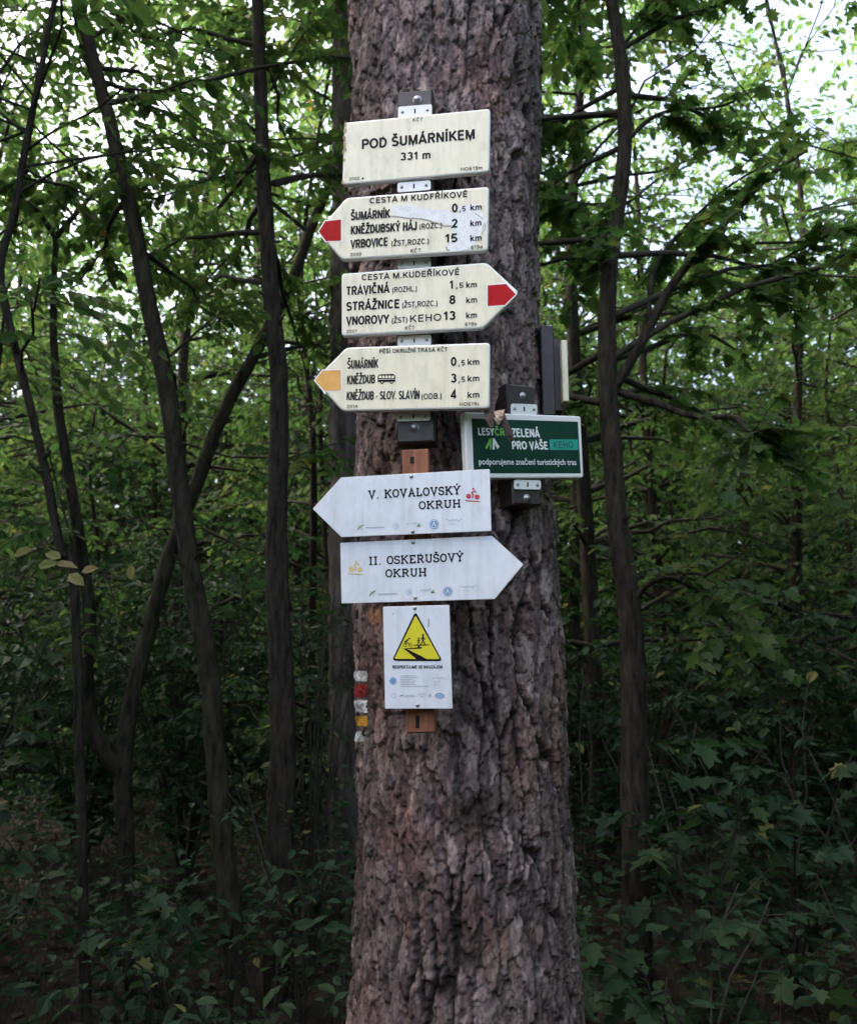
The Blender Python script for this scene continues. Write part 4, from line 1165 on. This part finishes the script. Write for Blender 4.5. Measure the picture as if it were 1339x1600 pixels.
r2 = np.random.default_rng(5)
tries = 0
while len(spots) < 54 and tries < 6000:
    tries += 1
    Y_ = r2.uniform(7.4, 17); X_ = r2.uniform(-.62, .62) * Y_
    if all(math.hypot(X_ - a, Y_ - b_) > 1.45 for a, b_, *_ in spots) and not (.20 < abs(X_ / Y_) < .45 and Y_ < 10):
        spots.append((X_, Y_))
# the wood also closes round the clearing, beside the path
for X_, Y_ in ((-4.6, 3.6), (-6.0, 5.2), (4.8, 3.6), (6.2, 5.0), (3.5, 8.3), (2.5, 9.0)):
    spots.append((X_, Y_))
first = [True] * 4
for i, (X_, Y_) in enumerate(spots):
    k = i % 4; mt, mc, hgt = protos[k]
    z_ = float(ground_z(X_, Y_))
    side = "left" if X_ < 0 else "right"
    r_ = empty("broadleaf_tree", (X_, Y_, z_), "slender leafy tree standing deeper in the wood behind the traced trunks" if False else "slender leafy tree among the many standing deeper in the wood", "tree", "slender trees deeper in the wood")
    r_.rotation_euler = (r2.normal(0, .04), r2.normal(0, .04), r2.uniform(0, 6.28)); s_ = r2.uniform(.85, 1.2); r_.scale = (s_, s_, s_)
    for nm, me in (("trunk", mt), ("crown", mc)):
        o = bpy.data.objects.new(nm, me); COL.objects.link(o); o.parent = r_

# ------------------------------------------------------------------ shrubs and saplings of the understorey
def shrub(label, x, y, h, w, nst=7, lsize=.10, tpl=MP, per=6, nleaf=6, yel=.02, name="shrub", m=LD):
    z_ = float(ground_z(x, y))
    root = empty(name, (x, y, z_), label, "shrub")
    br = []
    for k in range(nst):
        a = rng.uniform(0, 6.28); L_ = h * rng.uniform(.6, 1.1); o_ = w * rng.uniform(.2, 1)
        br.append([np.array((x, y, z_ - .03)) + np.array((math.cos(a) * o_ * t ** 1.4, math.sin(a) * o_ * t ** 1.4, L_ * t - .12 * L_ * t ** 3)) + rng.normal(0, .03, 3) * t for t in np.linspace(0, 1, 6)])
    br = np.array(br)
    gs = Geo(); tubes(gs, br, np.tile(np.linspace(.008, .003, 6), (nst, 1)), 5, 0, True); gs.build("stems", [M['twig']], root)
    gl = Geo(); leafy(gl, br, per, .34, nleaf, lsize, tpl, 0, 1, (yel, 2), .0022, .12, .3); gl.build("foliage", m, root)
SH = [("leafy maple shrub filling the lower left corner", -1.9, 3.3, 1.2, .7, 11, .11), ("low maple shrub at the foot of the forked tree", -1.35, 4.0, .9, .6, 9, .10),
      ("small bush between the leaning tree and the upright trunk", -.95, 3.6, .75, .45, 8, .09), ("tall maple sapling spreading at the far left edge", -2.35, 4.2, 2.0, .9, 12, .12),
      ("tall sapling with small leaves in front of the half hidden pine", -.60, 4.7, 2.3, .4, 15, .10),
      ("shrub with broad leaves just left of the pine's foot", -.55, 4.0, 1.2, .5, 9, .09), ("bush behind the upright trunk with mid-green leaves", -.9, 5.4, 1.9, .8, 12, .10),
      ("maple shrub low beside the pine's right foot", .95, 3.2, .85, .45, 9, .12), ("tall maple shrub right of the bowed trunk", 1.75, 4.3, 1.75, .8, 13, .13),
      ("broad maple sapling holding level leaves across the bowed trunk", 1.2, 3.9, 1.6, .5, 8, .14), ("dense shrub at the right edge of the photo", 2.4, 4.6, 2.0, .9, 14, .11),
      ("low bush in the lower right corner", 1.9, 3.4, .8, .55, 9, .10), ("shrub in the shade between the pine and the bowed trunk", .95, 5.6, 1.8, .8, 12, .10)]
for lab, x, y, h, w, ns, ls in SH:
    ls *= .74; ns = max(5, int(ns * .7))
    shrub(lab, x, y, h, w, ns, ls if "maple" in lab else ls * .9, MP if "maple" in lab else OV, 5)
k = 0
for X_, Y_ in [(-3.4, 5.6), (-2.6, 6.6), (-1.7, 6.2), (-.4, 6.8), (.4, 7.2), (1.5, 6.4), (2.6, 6.2), (3.5, 5.8), (-3.9, 7.6), (-1.2, 8.2), (1.8, 8.4), (3.6, 7.8), (.4, 9.2), (-2.6, 9.0), (2.9, 9.6), (-4.6, 9.6), (4.8, 9.2), (-1.9, 10.5), (1.2, 10.8), (-3.6, 11.5), (3.9, 11.6), (-.5, 11.8), (-5.6, 11.8), (5.8, 11.4), (2.2, 12.6), (-2.4, 13)]:
    shrub("dim understorey shrub deep between the trunks", X_, Y_, rng.uniform(2.0, 3.8), rng.uniform(.9, 1.5), 18, .10, OV, 10, 10, .006)
for o in SC.objects:
    if o.get("label", "").startswith("dim understorey"):
        o["group"] = "understorey shrubs deep between the trunks"

# ------------------------------------------------------------------ low green cover, fallen leaves, the far wood and added leaf screens round the camera
N_ = 46000
x = rng.uniform(-9, 9, N_); y = rng.uniform(2.9, 13, N_)
patch = fbm(x * .9 + 30, y * .9 + 30, 7) > .36
x, y = x[patch], y[patch]; N_ = len(x)
C = np.stack([x, y, ground_z(x, y) + rng.uniform(.03, .85, N_) ** 1.5], 1)
a = rng.uniform(0, 6.28, N_)
gg = Geo(); put_leaves(gg, C, np.stack([np.cos(a), np.sin(a), rng.normal(-.1, .25, N_)], 1), np.array((0, 0, 1.)) + rng.normal(0, .3, (N_, 3)), rng.uniform(.035, .095, N_), OV)
k_ = rng.random(N_) < .22
stems = np.stack([C, np.stack([x + rng.normal(0, .16, N_), y + rng.normal(0, .16, N_), ground_z(x, y) - .02], 1)], 1)[k_]
tubes(gg, stems, np.full((len(stems), 2), .0014), 3, 1, False)
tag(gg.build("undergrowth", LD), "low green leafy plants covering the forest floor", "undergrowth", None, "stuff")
N_ = 16000
x = rng.uniform(-10, 10, N_); y = rng.uniform(.5, 16, N_); a = rng.uniform(0, 6.28, N_)
gg = Geo(); put_leaves(gg, np.stack([x, y, ground_z(x, y) + rng.uniform(.005, .05, N_)], 1), np.stack([np.cos(a), np.sin(a), rng.normal(0, .15, N_)], 1), np.array((0, 0, 1.)) + rng.normal(0, .35, (N_, 3)), rng.uniform(.04, .10, N_), OV)
tag(gg.build("leaf_litter", [M['dead_leaf']]), "brown fallen leaves lying on the forest floor", "leaf litter", None, "stuff")

gg = Geo()  # visible far wood, plus unseen leaf clumps added round the camera to block light
def clumps(n_, r0, r1, a0, a1, z0, z1, per, rad, ls, pw=1.0, m=0):
    a = rng.uniform(a0, a1, n_); r_ = rng.uniform(r0, r1, n_); z_ = z0 + (z1 - z0) * rng.random(n_) ** pw
    C = np.stack([r_ * np.sin(a), r_ * np.cos(a), z_], 1)
    d = rng.standard_normal((n_, per, 3)) * np.array((1, 1, .45)) * rad
    P = (C[:, None] + d).reshape(-1, 3)
    P = P[~((P[:, 1] > 0) & (np.abs(P[:, 0]) < .66 * P[:, 1] + .9) & (P[:, 1] < 12)) & (np.hypot(P[:, 0], P[:, 1]) > 2.4)]
    N_ = len(P); b_ = rng.uniform(0, 6.28, N_)
    put_leaves(gg, P, np.stack([np.cos(b_), np.sin(b_), rng.normal(-.3, .3, N_)], 1), np.array((0, 0, 1.)) + rng.normal(0, .45, (N_, 3)), ls * rng.uniform(.6, 1.3, N_), QD, m)
clumps(620, 16, 32, R(-42), R(42), 3, 17, 55, .9, .20, 1.3)
clumps(2300, 14, 28, R(-42), R(42), .2, 8.5, 60, 1.0, .20, 1.0, 3)  # low clumps take the darker leaf colour in place of shade
clumps(900, 31, 36, R(-46), R(46), .2, 11, 60, 1.6, .60, 1.0, 3)
clumps(800, 5.5, 16, R(60), R(300), .3, 5, 60, 1.1, .30, 1.0)  # unseen clumps behind the camera, kept low so light reaches the signs
clumps(250, 6, 16, R(60), R(110), 4, 13, 60, 1.1, .30, 1.0)
clumps(250, 6, 16, R(250), R(300), 4, 13, 60, 1.1, .30, 1.0)
clumps(620, 3.2, 6, R(62), R(298), .1, 2.7, 60, .7, .2, 1.0)  # unseen low leaf screen behind the camera, added to dim the lower trunk
clumps(300, 5.5, 12, R(48), R(70), .5, 12, 60, 1.0, .28, 1.0)
clumps(300, 5.5, 12, R(-70), R(-48), .5, 12, 60, 1.0, .28, 1.0)
n_ = 90
a = rng.uniform(0, 6.28, n_); r_ = rng.uniform(17, 28, n_)
P = np.stack([np.stack([r_ * np.sin(a) + rng.normal(0, .3, n_), r_ * np.cos(a) + rng.normal(0, .3, n_), np.full(n_, z_)], 1) for z_ in (-.2, 5, 10, 15)], 1)
tubes(gg, P, np.tile(np.array((.16, .13, .10, .05)), (n_, 1)), 7, 1, True)
tag(gg.build("wood_and_leaf_screens", LM + [M["leaf_dark"]]), "far dense wood of leafy trees closing off the view, with unseen leaf screens added behind the camera", "wood", None, "stuff")
